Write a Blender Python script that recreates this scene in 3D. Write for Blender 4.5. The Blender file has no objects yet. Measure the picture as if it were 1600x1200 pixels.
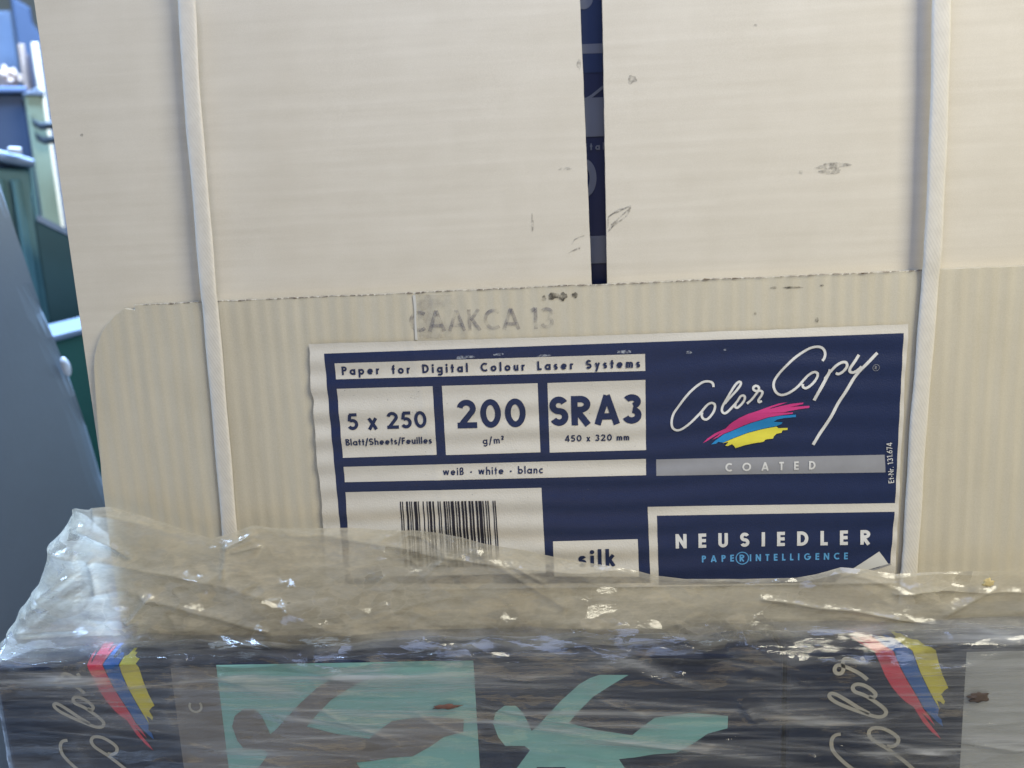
import bpy, bmesh, math, random
from mathutils import Vector, Matrix, noise
from mathutils.geometry import tessellate_polygon
random.seed(7)
scn = bpy.context.scene
col = scn.collection

# ------------------------------------------------------------------ camera
FPX = 1280.0                                   # focal length in pixels of a 1600 px wide picture
Xc = Vector((21800, 812, 1280)).normalized()
Dc = Vector((332, -6890, -1280)); Dc -= Dc.dot(Xc) * Xc
Zc = -Dc.normalized(); Yc = Zc.cross(Xc)
W2C = Matrix((Xc, Yc, Zc)).transposed()
C2W = W2C.transposed()
AIM = Vector((0, 0, .41))
CAM = AIM - (C2W @ Vector((0, 0, -1))) * .345
cd = bpy.data.cameras.new('camera')
cam = bpy.data.objects.new('camera', cd); col.objects.link(cam)
cam.matrix_world = Matrix.Translation(CAM) @ C2W.to_4x4()
cd.sensor_width = 36; cd.lens = 36 * FPX / 1600
cd.clip_start = .01; cd.clip_end = 50
cd.dof.use_dof = True; cd.dof.focus_distance = .352; cd.dof.aperture_fstop = 8
scn.camera = cam

def P(x, y, Y=0.0):
    """real place, on the upright plane at depth Y, of a spot measured in the photograph"""
    v = C2W @ Vector((x - 800, 600 - y, -FPX))
    return CAM + v * ((Y - CAM.y) / v.y)

# ------------------------------------------------------------------ light
w = bpy.data.worlds.new('World'); scn.world = w; w.use_nodes = True
bg = w.node_tree.nodes['Background']
bg.inputs[0].default_value = (.50, .62, .80, 1); bg.inputs[1].default_value = .09

def area(name, loc, aim, size, power, colour, sy=None):
    l = bpy.data.lights.new(name, 'AREA'); l.energy = power; l.color = colour
    l.shape = 'RECTANGLE'; l.size = size; l.size_y = sy or size
    o = bpy.data.objects.new(name, l); col.objects.link(o); o.location = loc
    o.rotation_euler = (Vector(aim) - Vector(loc)).to_track_quat('-Z', 'Y').to_euler()
    return o
area('lamp_key', (.70, -.54, 1.02), (.15, 0, .50), .46, 12.4, (1.0, .945, .76))
area('lamp_top_cool', (.06, -.23, .90), (.04, 0, .50), .34, 2.2, (.48, .61, 1.0))
area('lamp_low_warm', (-.10, -.80, .16), (-.1, 0, .38), .5, 1.3, (1.0, .78, .45))
area('lamp_film_corner', (-1.05, -.02, .85), (-.215, .0, .32), .30, 12, (.44, .64, 1.0))  # extra cool lamp added to brighten the film's left corner
area('window_left', (-1.35, .02, 1.45), (-.40, .30, .40), .7, 8, (.62, .80, 1.0), .9)
area('window_back', (-.44, .50, 1.30), (-.215, .02, .33), .40, 85, (.40, .61, 1.0))

scn.view_settings.view_transform = 'Standard'; scn.view_settings.look = 'None'
scn.view_settings.exposure = 0; scn.view_settings.gamma = 1
scn.view_settings.use_curve_mapping = False
scn.cycles.transparent_max_bounces = 24; scn.cycles.max_bounces = 10

# ------------------------------------------------------------------ helpers
def obj(name, verts, faces, mat, parent=None, smooth=False):
    me = bpy.data.meshes.new(name); me.from_pydata([tuple(v) for v in verts], [], faces)
    bm = bmesh.new(); bm.from_mesh(me); bmesh.ops.recalc_face_normals(bm, faces=bm.faces)
    bm.to_mesh(me); bm.free()
    if smooth: me.polygons.foreach_set('use_smooth', [True] * len(me.polygons))
    me.materials.append(mat)
    o = bpy.data.objects.new(name, me); col.objects.link(o)
    if parent:
        o.parent = parent; o.matrix_parent_inverse = parent.matrix_world.inverted()
    return o

def thing(name, label, cat, loc, group=None):
    o = bpy.data.objects.new(name, None); col.objects.link(o); o.location = loc
    o.empty_display_size = .02
    tag(o, label, cat, group); bpy.context.view_layer.update(); return o

def tag(o, label, cat, group=None):
    o['label'] = label; o['category'] = cat
    if group: o['group'] = group
    return o

def box(name, lo, hi, mat, parent=None, bevel=.0, seg=2, smooth=False):
    bm = bmesh.new(); bmesh.ops.create_cube(bm, size=1)
    for v in bm.verts:
        v.co = Vector([lo[i] + (v.co[i] + .5) * (hi[i] - lo[i]) for i in range(3)])
    if bevel:
        bmesh.ops.bevel(bm, geom=bm.edges[:], offset=bevel, segments=seg, profile=.5, affect='EDGES')
    bm.verts.index_update()
    return obj(name, [v.co.copy() for v in bm.verts], [[v.index for v in f.verts] for f in bm.faces], mat, parent, smooth)

def prism(name, poly, y0, y1, mat, parent=None, bevel=0):
    """poly: list of (x,z) outline; extruded from depth y0 (front) to y1"""
    bm = bmesh.new()
    a = [bm.verts.new((x, y0, z)) for x, z in poly]
    f = bm.faces.new(a)
    r = bmesh.ops.extrude_face_region(bm, geom=[f])
    for v in r['geom']:
        if isinstance(v, bmesh.types.BMVert): v.co.y = y1
    if bevel:
        bmesh.ops.bevel(bm, geom=[e for e in bm.edges if all(abs(v.co.y - y0) < 1e-6 for v in e.verts)],
                        offset=bevel, segments=2, profile=.5, affect='EDGES')
    bm.verts.index_update()
    o = obj(name, [v.co.copy() for v in bm.verts], [[v.index for v in f.verts] for f in bm.faces], mat, parent)
    bm.free(); return o

def fbm(x, y, z, o=3):
    return noise.fractal(Vector((x, y, z)), 1.0, 2.0, o)

# ------------------------------------------------------------------ materials
def nt(name):
    m = bpy.data.materials.new(name); m.use_nodes = True
    t = m.node_tree; b = t.nodes['Principled BSDF']
    return m, t, b, t.nodes.new, t.links.new

def mat_plain(name, colour, rough=.6, var=.10, scale=60, bump=0.0, spec=.3, bscale=400, metal=0):
    m, t, b, N, L = nt(name)
    tc = N('ShaderNodeTexCoord'); n = N('ShaderNodeTexNoise'); n.inputs['Scale'].default_value = scale
    n.inputs['Detail'].default_value = 6; n.inputs['Roughness'].default_value = .65
    L(tc.outputs['Object'], n.inputs['Vector'])
    mx = N('ShaderNodeMix'); mx.data_type = 'RGBA'
    mx.inputs['A'].default_value = (*[c * (1 - var) for c in colour], 1)
    mx.inputs['B'].default_value = (*[min(1, c * (1 + var)) for c in colour], 1)
    L(n.outputs['Fac'], mx.inputs['Factor']); L(mx.outputs['Result'], b.inputs['Base Color'])
    b.inputs['Roughness'].default_value = rough; b.inputs['Specular IOR Level'].default_value = spec
    b.inputs['Metallic'].default_value = metal
    if bump:
        n2 = N('ShaderNodeTexNoise'); n2.inputs['Scale'].default_value = bscale; L(tc.outputs['Object'], n2.inputs['Vector'])
        bp = N('ShaderNodeBump'); bp.inputs['Strength'].default_value = bump; bp.inputs['Distance'].default_value = .0005
        L(n2.outputs['Fac'], bp.inputs['Height']); L(bp.outputs['Normal'], b.inputs['Normal'])
    return m

def mat_board(name, colour, axis, period, depth, mott=.06, line=0):
    """white-lined corrugated board: flutes run across `axis`, plus paper fibre mottling"""
    m, t, b, N, L = nt(name)
    tc = N('ShaderNodeTexCoord'); sep = N('ShaderNodeSeparateXYZ'); L(tc.outputs['Object'], sep.inputs[0])
    # slow warp so the flutes are not ruler-even
    wn = N('ShaderNodeTexNoise'); wn.inputs['Scale'].default_value = 18; L(tc.outputs['Object'], wn.inputs['Vector'])
    ad = N('ShaderNodeMath'); ad.operation = 'MULTIPLY_ADD'; ad.inputs[1].default_value = period * .35
    L(wn.outputs['Fac'], ad.inputs[0]); L(sep.outputs[axis], ad.inputs[2])
    ml = N('ShaderNodeMath'); ml.operation = 'MULTIPLY'; ml.inputs[1].default_value = 2 * math.pi / period
    L(ad.outputs[0], ml.inputs[0])
    sn = N('ShaderNodeMath'); sn.operation = 'SINE'; L(ml.outputs[0], sn.inputs[0])
    am = N('ShaderNodeTexNoise'); am.inputs['Scale'].default_value = 30; L(tc.outputs['Object'], am.inputs['Vector'])
    mu = N('ShaderNodeMath'); mu.operation = 'MULTIPLY'; L(sn.outputs[0], mu.inputs[0]); L(am.outputs['Fac'], mu.inputs[1])
    fib = N('ShaderNodeTexNoise'); fib.inputs['Scale'].default_value = 900; fib.inputs['Detail'].default_value = 4
    L(tc.outputs['Object'], fib.inputs['Vector'])
    ad2 = N('ShaderNodeMath'); ad2.operation = 'MULTIPLY_ADD'; ad2.inputs[1].default_value = .35
    L(fib.outputs['Fac'], ad2.inputs[0]); L(mu.outputs[0], ad2.inputs[2])
    bp = N('ShaderNodeBump'); bp.inputs['Strength'].default_value = 1; bp.inputs['Distance'].default_value = depth
    L(ad2.outputs[0], bp.inputs['Height']); L(bp.outputs['Normal'], b.inputs['Normal'])
    # colour: stretched fibre streaks + blotches
    mp = N('ShaderNodeMapping'); s = [14, 14, 14]; s[axis] = 240; mp.inputs['Scale'].default_value = s
    L(tc.outputs['Object'], mp.inputs['Vector'])
    st = N('ShaderNodeTexNoise'); st.inputs['Scale'].default_value = 1; st.inputs['Detail'].default_value = 5; L(mp.outputs[0], st.inputs['Vector'])
    bl = N('ShaderNodeTexNoise'); bl.inputs['Scale'].default_value = 38; bl.inputs['Detail'].default_value = 6; bl.inputs['Roughness'].default_value = .7
    L(tc.outputs['Object'], bl.inputs['Vector'])
    av = N('ShaderNodeMath'); av.operation = 'ADD'; L(st.outputs['Fac'], av.inputs[0]); L(bl.outputs['Fac'], av.inputs[1])
    gr = N('ShaderNodeTexNoise'); gr.inputs['Scale'].default_value = 2600; gr.inputs['Detail'].default_value = 2; L(tc.outputs['Object'], gr.inputs['Vector'])
    av2 = N('ShaderNodeMath'); av2.operation = 'MULTIPLY_ADD'; av2.inputs[1].default_value = 1.3; L(gr.outputs['Fac'], av2.inputs[0]); L(av.outputs[0], av2.inputs[2])
    mr = N('ShaderNodeMapRange'); mr.inputs['From Min'].default_value = 1.22; mr.inputs['From Max'].default_value = 2.08
    L(av2.outputs[0], mr.inputs['Value'])
    mx = N('ShaderNodeMix'); mx.data_type = 'RGBA'
    mx.inputs['A'].default_value = (colour[0] * (1 - mott), colour[1] * (1 - mott * 1.15), colour[2] * (1 - mott * 1.5), 1)
    mx.inputs['B'].default_value = (*[c * (1 + mott) for c in colour], 1)
    L(mr.outputs[0], mx.inputs['Factor'])
    # flute shading painted in: darker lines mixed into the colour
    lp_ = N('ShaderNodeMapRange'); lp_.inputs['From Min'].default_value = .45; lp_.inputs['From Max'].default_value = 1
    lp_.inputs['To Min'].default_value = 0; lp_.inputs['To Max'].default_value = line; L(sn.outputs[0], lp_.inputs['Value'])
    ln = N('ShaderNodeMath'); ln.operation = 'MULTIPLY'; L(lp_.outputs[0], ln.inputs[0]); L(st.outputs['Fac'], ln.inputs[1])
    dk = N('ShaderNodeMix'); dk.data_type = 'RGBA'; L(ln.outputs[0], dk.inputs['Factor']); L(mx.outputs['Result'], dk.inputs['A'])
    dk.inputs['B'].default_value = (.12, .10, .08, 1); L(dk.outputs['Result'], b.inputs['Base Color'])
    b.inputs['Roughness'].default_value = .75; b.inputs['Specular IOR Level'].default_value = .2
    return m

M = {}
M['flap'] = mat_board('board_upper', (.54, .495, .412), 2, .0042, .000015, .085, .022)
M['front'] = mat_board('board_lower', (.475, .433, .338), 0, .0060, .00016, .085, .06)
M['kraft'] = mat_plain('board_raw_edge', (.22, .16, .10), .9, .4, 500)
M['paper'] = mat_plain('label_paper', (.535, .50, .43), .55, .09, 120, .25, .35, 1500)
M['navy'] = mat_plain('navy_ink', (.0105, .0195, .062), .45, .12, 200, .3, .35, 1800)
M['black'] = mat_plain('black_ink', (.012, .012, .02), .5, .2, 300)
M['silver'] = mat_plain('silver_ink', (.25, .25, .26), .42, .12, 150)
M['logo'] = mat_plain('logo_white', (.57, .56, .53), .5, .06, 200)
M['magenta'] = mat_plain('magenta_ink', (.46, .035, .16), .5, .12, 200)
M['cyan'] = mat_plain('cyan_ink', (.015, .19, .42), .5, .12, 200)
M['yellow'] = mat_plain('yellow_ink', (.60, .53, .055), .5, .12, 200)
M['sky_ink'] = mat_plain('light_blue_ink', (.085, .27, .48), .5, .08, 200)
M['curl'] = mat_plain('page_corner_print', (.50, .49, .45), .5, .1, 60)
M['packnavy'] = mat_plain('carton_navy_print', (.011, .017, .040), .5, .2, 40)
M['packgrey'] = mat_plain('carton_grey_print', (.16, .145, .135), .5, .12, 50)
M['packpale'] = mat_plain('carton_pale_print', (.42, .43, .42), .5, .1, 40)
M['teal'] = mat_plain('turquoise_print', (.21, .44, .42), .5, .1, 40)
M['packlogo'] = mat_plain('carton_logo_print', (.42, .40, .34), .5, .08, 60)
M['packred'] = mat_plain('carton_red_print', (.55, .055, .09), .5, .1, 60)
M['packblue'] = mat_plain('carton_blue_print', (.02, .11, .36), .5, .1, 60)
M['reamgrey'] = mat_plain('ream_grey_print', (.13, .14, .175), .45, .1, 60)
M['reamdark'] = mat_plain('ream_dark_print', (.016, .022, .062), .45, .1, 60)
M['reamblue'] = mat_plain('ream_blue_print', (.020, .033, .085), .4, .1, 60)

def mat_ink(name, colour, lo, hi, scale, rough=.8):
    """worn ink, dirt or painted edge shadow: colour that comes and goes with a noise of its own"""
    m, t, b, N, L = nt(name)
    tc = N('ShaderNodeTexCoord'); n = N('ShaderNodeTexNoise'); n.inputs['Scale'].default_value = scale
    n.inputs['Detail'].default_value = 5; n.inputs['Roughness'].default_value = .7
    L(tc.outputs['Object'], n.inputs['Vector'])
    mr = N('ShaderNodeMapRange'); mr.inputs['From Min'].default_value = .38; mr.inputs['From Max'].default_value = .68
    mr.inputs['To Min'].default_value = lo; mr.inputs['To Max'].default_value = hi
    L(n.outputs['Fac'], mr.inputs['Value']); L(mr.outputs[0], b.inputs['Alpha'])
    b.inputs['Base Color'].default_value = (*colour, 1); b.inputs['Roughness'].default_value = rough
    b.inputs['Specular IOR Level'].default_value = .1
    return m
M['stamp'] = mat_ink('faded_stamp_ink', (.16, .15, .17), .06, .62, 230)
M['scuff'] = mat_ink('grey_scuff', (.17, .16, .14), .0, .55, 500)
M['soot'] = mat_ink('dark_dirt', (.05, .04, .03), .1, .95, 420)
M['edgeshadow'] = mat_ink('edge_shadow_paint', (.10, .065, .045), .12, .95, 200)
M['wear'] = mat_ink('ink_rub', (.55, .58, .62), .0, .7, 700)
M['stain'] = mat_ink('damp_stain', (.20, .20, .22), .0, .085, 130)

def mat_strap():
    m, t, b, N, L = nt('woven_strap')
    tc = N('ShaderNodeTexCoord'); sep = N('ShaderNodeSeparateXYZ'); L(tc.outputs['Object'], sep.inputs[0])
    a = N('ShaderNodeMath'); a.operation = 'MULTIPLY_ADD'; a.inputs[1].default_value = 1.9
    L(sep.outputs[0], a.inputs[0]); L(sep.outputs[2], a.inputs[2])
    s = N('ShaderNodeMath'); s.operation = 'MULTIPLY'; s.inputs[1].default_value = 2 * math.pi / .0024; L(a.outputs[0], s.inputs[0])
    sn = N('ShaderNodeMath'); sn.operation = 'SINE'; L(s.outputs[0], sn.inputs[0])
    bp = N('ShaderNodeBump'); bp.inputs['Strength'].default_value = .5; bp.inputs['Distance'].default_value = .000040
    L(sn.outputs[0], bp.inputs['Height']); L(bp.outputs['Normal'], b.inputs['Normal'])
    n = N('ShaderNodeTexNoise'); n.inputs['Scale'].default_value = 300; L(tc.outputs['Object'], n.inputs['Vector'])
    mx = N('ShaderNodeMix'); mx.data_type = 'RGBA'
    mx.inputs['A'].default_value = (.50, .465, .40, 1); mx.inputs['B'].default_value = (.60, .565, .49, 1)
    L(n.outputs['Fac'], mx.inputs['Factor']); L(mx.outputs['Result'], b.inputs['Base Color'])
    b.inputs['Roughness'].default_value = .85; b.inputs['Specular IOR Level'].default_value = .12
    return m
M['strap'] = mat_strap()

def mat_film(name, streak, tint, rough, lo, hi, cell, tilt, whiten):
    """thin cloudy plastic: clear where the haze is low, milky where layers and creases add up; its gloss is broken into small facets"""
    m = bpy.data.materials.new(name); m.use_nodes = True; t = m.node_tree; t.nodes.clear()
    N, L = t.nodes.new, t.links.new
    out = N('ShaderNodeOutputMaterial'); tc = N('ShaderNodeTexCoord')
    at = N('ShaderNodeAttribute'); at.attribute_name = 'haze'
    def mapping(scale, rot=(0, .06, 0)):
        q = N('ShaderNodeMapping'); q.inputs['Scale'].default_value = scale; q.inputs['Rotation'].default_value = rot
        L(tc.outputs['Object'], q.inputs['Vector']); return q.outputs[0]
    def tex(vec, detail=4, rgh=.6, dist=0.0):
        q = N('ShaderNodeTexNoise'); q.inputs['Scale'].default_value = 1; q.inputs['Detail'].default_value = detail
        q.inputs['Roughness'].default_value = rgh; q.inputs['Distortion'].default_value = dist; L(vec, q.inputs['Vector']); return q
    def rng(v, a0, a1, b0, b1):
        q = N('ShaderNodeMapRange'); q.inputs['From Min'].default_value = a0; q.inputs['From Max'].default_value = a1
        q.inputs['To Min'].default_value = b0; q.inputs['To Max'].default_value = b1; L(v, q.inputs['Value']); return q.outputs[0]
    def math_(op, a_, b_):
        q = N('ShaderNodeMath'); q.operation = op
        for k, v in enumerate((a_, b_)):
            if isinstance(v, (int, float)): q.inputs[k].default_value = v
            else: L(v, q.inputs[k])
        return q.outputs[0]
    # warped cell space: crumpled facets and the creases between them
    wv = tex(mapping((30, 30, 42)), 4); cv = mapping(cell)
    va = N('ShaderNodeVectorMath'); va.operation = 'MULTIPLY_ADD'; L(wv.outputs['Color'], va.inputs[0]); va.inputs[1].default_value = (2.6, 2.6, 2.6); L(cv, va.inputs[2])
    f1 = N('ShaderNodeTexVoronoi'); f1.inputs['Scale'].default_value = 1; L(va.outputs[0], f1.inputs['Vector'])
    ed = N('ShaderNodeTexVoronoi'); ed.feature = 'DISTANCE_TO_EDGE'; ed.inputs['Scale'].default_value = 1; L(va.outputs[0], ed.inputs['Vector'])
    mask = rng(tex(mapping((34, 34, 46)), 3).outputs['Fac'], .42, .66, .12, 1)
    crease = math_('MULTIPLY', rng(ed.outputs['Distance'], 0, .07, whiten, 0), mask)
    n = tex(mapping(streak), 8, .68, .6)
    hz = math_('MULTIPLY', at.outputs['Fac'], rng(n.outputs['Fac'], .32, .70, lo, hi))
    fine = rng(tex(mapping([q * 5 for q in streak]), 3, .7).outputs['Fac'], .3, .7, .75, 1.25)
    haze = N('ShaderNodeMath'); haze.operation = 'ADD'; haze.use_clamp = True
    L(math_('MULTIPLY', hz, fine), haze.inputs[0]); L(math_('MULTIPLY', crease, math_('ADD', at.outputs['Fac'], .25)), haze.inputs[1])
    # facet normal for the gloss only
    geo = N('ShaderNodeNewGeometry')
    sb = N('ShaderNodeVectorMath'); sb.operation = 'SUBTRACT'; L(f1.outputs['Color'], sb.inputs[0]); sb.inputs[1].default_value = (.5, .5, .5)
    sc = N('ShaderNodeVectorMath'); sc.operation = 'SCALE'; L(sb.outputs[0], sc.inputs[0]); L(math_('MULTIPLY', mask, tilt), sc.inputs['Scale'])
    bp = N('ShaderNodeBump'); bp.inputs['Strength'].default_value = .7; bp.inputs['Distance'].default_value = .0006
    L(tex(mapping([q * 2.2 for q in cell]), 3).outputs['Fac'], bp.inputs['Height'])
    an = N('ShaderNodeVectorMath'); an.operation = 'ADD'; L(bp.outputs['Normal'], an.inputs[0]); L(sc.outputs[0], an.inputs[1])
    nn = N('ShaderNodeVectorMath'); nn.operation = 'NORMALIZE'; L(an.outputs[0], nn.inputs[0])
    tr = N('ShaderNodeBsdfTransparent'); tr.inputs[0].default_value = (.95, .95, .94, 1)
    df = N('ShaderNodeBsdfDiffuse'); df.inputs[0].default_value = (*tint, 1)
    tl = N('ShaderNodeBsdfTranslucent'); tl.inputs[0].default_value = (*tint, 1)
    m1 = N('ShaderNodeMixShader'); m1.inputs[0].default_value = .48; L(df.outputs[0], m1.inputs[1]); L(tl.outputs[0], m1.inputs[2])
    m2 = N('ShaderNodeMixShader'); L(haze.outputs[0], m2.inputs[0]); L(tr.outputs[0], m2.inputs[1]); L(m1.outputs[0], m2.inputs[2])
    fr = N('ShaderNodeFresnel'); fr.inputs['IOR'].default_value = 1.5; L(nn.outputs[0], fr.inputs['Normal'])
    gl = N('ShaderNodeBsdfGlossy'); gl.inputs['Roughness'].default_value = rough; L(nn.outputs[0], gl.inputs['Normal'])
    m3 = N('ShaderNodeMixShader'); L(math_('MINIMUM', fr.outputs[0], .35), m3.inputs[0]); L(m2.outputs[0], m3.inputs[1]); L(gl.outputs[0], m3.inputs[2])
    L(m3.outputs[0], out.inputs['Surface'])
    return m
M['film_loose'] = mat_film('cloudy_loose_film', (16, 16, 46), (.64, .585, .455), .09, .60, 1.22, (120, 120, 230), 1.7, .13)
M['film_taut'] = mat_film('clear_taut_film', (6, 30, 190), (.52, .52, .51), .10, .10, 2.3, (30, 60, 240), 1.1, .16)

# ------------------------------------------------------------------ flat print: strokes, letters, polygons
def ribbon(pts, wd, closed=False):
    """2-D ribbon of width wd (or list of widths) along pts -> verts, faces"""
    n = len(pts); V = []; F = []
    for i, p in enumerate(pts):
        a = pts[i - 1] if (i > 0 or closed) else None
        b = pts[(i + 1) % n] if (i < n - 1 or closed) else None
        d1 = (Vector(p) - Vector(a)).normalized() if a is not None else None
        d2 = (Vector(b) - Vector(p)).normalized() if b is not None else None
        if d1 is None: d1 = d2
        if d2 is None: d2 = d1
        nn = Vector((-(d1.y + d2.y), d1.x + d2.x))
        if nn.length < 1e-6: nn = Vector((-d1.y, d1.x))
        nn.normalize(); c = max(.45, nn.dot(Vector((-d1.y, d1.x))))
        hw = (wd[i] if isinstance(wd, list) else wd) / 2 / c
        V += [Vector(p) + nn * hw, Vector(p) - nn * hw]
    for i in range(n if closed else n - 1):
        j = (i + 1) % n
        F.append([2 * i, 2 * j, 2 * j + 1, 2 * i + 1])
    return V, F

def arc(cx, cy, rx, ry, a0, a1, n=None):
    n = n or max(6, int(abs(a1 - a0) / 11))
    return [(cx + rx * math.cos(math.radians(a0 + (a1 - a0) * i / n)), cy + ry * math.sin(math.radians(a0 + (a1 - a0) * i / n))) for i in range(n + 1)]

def ring(cx, cy, rx, ry):
    return ('o', arc(cx, cy, rx, ry, 0, 360, 36)[:-1])

def glyph(c, w):
    h = w / 2; X = .66; r = X / 2; k = r - h
    def S(H, W):
        ry = (H - w) / 4; rx = W / 2 - h
        return arc(W / 2, H - h - ry, rx, ry, 25, 270) + arc(W / 2, h + ry, rx, ry, 90, -155)[1:]
    def arch(x0, W, foot=0):
        rx = W / 2 - h
        return arc(x0 + W / 2, X - W / 2, rx, W / 2 - h, 180, 0) + [(x0 + W - h, foot)]
    T = {
     ' ': ([], .34),
     'a': ([ring(r, r, k, k), [(X - h, 0), (X - h, X)]], X),
     'b': ([ring(r, r, k, k), [(h, 0), (h, 1.03)]], X),
     'c': ([arc(r, r, k, k, 48, 312)], .56),
     'd': ([ring(r, r, k, k), [(X - h, 0), (X - h, 1.03)]], X),
     'e': ([arc(r, r, k, k, 0, 318), [(h, r), (X - h * .4, r)]], X),
     'f': ([[(.2, 0), (.2, .78)] + arc(.39, .80, .19, .24 - h, 180, 95)[1:], [(.02, X - h), (.38, X - h)]], .38),
     'g': ([ring(r, r, k, k), [(X - h, X), (X - h, -.06)] + arc(r, -.06, k, .26 - h, 0, -150)[1:]], X),
     'h': ([[(h, 0), (h, 1.03)], arch(0, .56)], .56),
     'i': ([[(h, 0), (h, X)], ('d', (h, .87, w * .62))], w),
     'k': ([[(h, 0), (h, 1.03)], [(.52 - h, X), (w * .9, .34)], [(w * .95, .40), (.55 - h, 0)]], .55),
     'l': ([[(h, 0), (h, 1.03)]], w),
     'm': ([[(h, 0), (h, X)], arch(0, .50), arch(.50 - w, .50)], 1.0 - w),
     'n': ([[(h, 0), (h, X)], arch(0, .54)], .54),
     'o': ([ring(r, r, k, k)], X),
     'p': ([ring(r, r, k, k), [(h, -.32), (h, X)]], X),
     'r': ([[(h, 0), (h, X)], arc(.27, X - .27, .27 - h, .27 - h, 180, 62)], .36),
     's': ([S(X, .44)], .44),
     't': ([[(.19, 0), (.19, .92)], [(.01, X - h), (.37, X - h)]], .37),
     'u': ([[(h, X), (h, .27)] + arc(.27, .27, .27 - h, .27 - h, 180, 360)[1:], [(.54 - h, 0), (.54 - h, X)]], .54),
     'w': ([[(h, X), (.24, h * .6)], [(.24, h * .6), (.43, X)], [(.43, X), (.62, h * .6)], [(.62, h * .6), (.86 - h, X)]], .86),
     'x': ([[(h, X), (.56 - h, 0)], [(.56 - h, X), (h, 0)]], .56),
     'y': ([[(h, X), (.30, .06)], [(.58 - h, X), (.14, -.32)]], .58),
     '\u00df': ([[(h, 0), (h, .74)] + arc(.26, .76, .26 - h, .27 - h, 180, 0)[1:] + arc(.27, .70, .24 - h, .16, 0, -80)[1:] + arc(.28, .27, .28 - h, .27 - h, 90, -120)], .58),
     '/': ([[(.02, -.16), (.36, 1.06)]], .38),
     '\u2022': ([('d', (.14, .36, .12))], .28),
     '.': ([('d', (h, h, w * .6))], w),
     '-': ([[(.0, .36), (.30, .36)]], .32),
     '\u00b2': ([[(x * .55, .50 + y * .55) for x, y in arc(.27, .70, .22, .22, 165, -40)] + [(.03, .545)], [(.0, .53), (.31, .53)]], .33),
     'A': ([[(h, 0), (.40, .99)], [(.40, .99), (.80 - h, 0)], [(.17, .27), (.63, .27)]], .80),
     'B': ([[(h, 0), (h, 1)], [(h, 1 - h), (.28, 1 - h)] + arc(.28, .76, .22 - h * .5, .24 - h, 90, -90)[1:] + [(h, .52)], [(h, .52), (.30, .52)] + arc(.30, .27, .26 - h * .5, .27 - h, 90, -90)[1:] + [(h, h)]], .56),
     'C': ([arc(.5, .5, .48 - h, .5 - h, 50, 310)], .80),
     'D': ([[(h, 0), (h, 1)], [(h, 1 - h), (.28, 1 - h)] + arc(.28, .5, .46 - h, .5 - h, 90, -90)[1:] + [(h, h)]], .74),
     'E': ([[(h, 0), (h, 1)], [(h, 1 - h), (.52, 1 - h)], [(h, .51), (.50, .51)], [(h, h), (.52, h)]], .53),
     'F': ([[(h, 0), (h, 1)], [(h, 1 - h), (.48, 1 - h)], [(h, .53), (.46, .53)]], .48),
     'G': ([arc(.5, .5, .48 - h, .5 - h, 48, 360), [(.52, .48), (.98, .48)]], .98),
     'I': ([[(h, 0), (h, 1)]], w),
     'K': ([[(h, 0), (h, 1)], [(.62 - h, 1), (w * .8, .48)], [(w, .58), (.66 - h, 0)]], .66),
     'L': ([[(h, 0), (h, 1)], [(h, h), (.48, h)]], .48),
     'N': ([[(h, 0), (h, 1)], [(h, 1 - h * .6), (.74 - h, h * .6)], [(.74 - h, 0), (.74 - h, 1)]], .74),
     'O': ([ring(.5, .5, .5 - h, .5 - h)], 1.0),
     'P': ([[(h, 0), (h, 1)], [(h, 1 - h), (.28, 1 - h)] + arc(.28, .71, .27 - h * .6, .29 - h, 90, -90)[1:] + [(h, .42 + h)]], .55),
     'R': ([[(h, 0), (h, 1)], [(h, 1 - h), (.28, 1 - h)] + arc(.28, .71, .28 - h * .6, .29 - h, 90, -90)[1:] + [(h, .42 + h)], [(w * .95, .46), (.62 - h, 0)]], .62),
     'S': ([S(1, .58)], .58),
     'T': ([[(.27, 0), (.27, 1)], [(0, 1 - h), (.54, 1 - h)]], .54),
     'U': ([[(h, 1), (h, .30)] + arc(.32, .31, .32 - h, .31 - h, 180, 360)[1:] + [(.64 - h, 1)]], .64),
     '0': ([ring(.32, .5, .32 - h, .5 - h)], .64),
     '1': ([[(.26, 0), (.26, 1)], [(.06, .84), (.24, .97)]], .40),
     '2': ([arc(.29, .69, .28 - h * .8, .31 - h, 170, -38) + [(.10, h)], [(.0, h), (.60, h)]], .60),
     '3': ([arc(.27, .75, .25 - h * .7, .25 - h, 150, -75), arc(.27, .29, .30 - h, .29 - h, 82, -160)], .57),
     '4': ([[(.44, .98), (.06, .28)], [(.0, .27), (.62, .27)], [(.45, 0), (.45, 1)]], .62),
     '5': ([[(.13, 1 - h), (.54, 1 - h)], [(.17, 1 - h), (.11, .52)], arc(.27, .33, .31 - h, .33 - h, 128, -150)], .58),
     '6': ([ring(.30, .31, .30 - h, .31 - h), [(.46, .99), (.08, .44)]], .60),
     '7': ([[(0, 1 - h), (.56, 1 - h)], [(.50, 1 - h), (.18, 0)]], .56),
    }
    st, ad = T[c]; k = WX.get(c, 1)
    if k != 1:
        st = [((q[0], [(x * k, y) for x, y in q[1]]) if q[0] == 'o' else q) if isinstance(q, tuple) else [(x * k, y) for x, y in q] for q in st]
    return st, ad * k
WX = {'0': 1.16, '2': 1.13, '5': 1.08, '4': 1.06, '3': 1.13, 'S': 1.12, 'R': 1.1, 'A': 1.1, 'x': 1.12}

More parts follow.
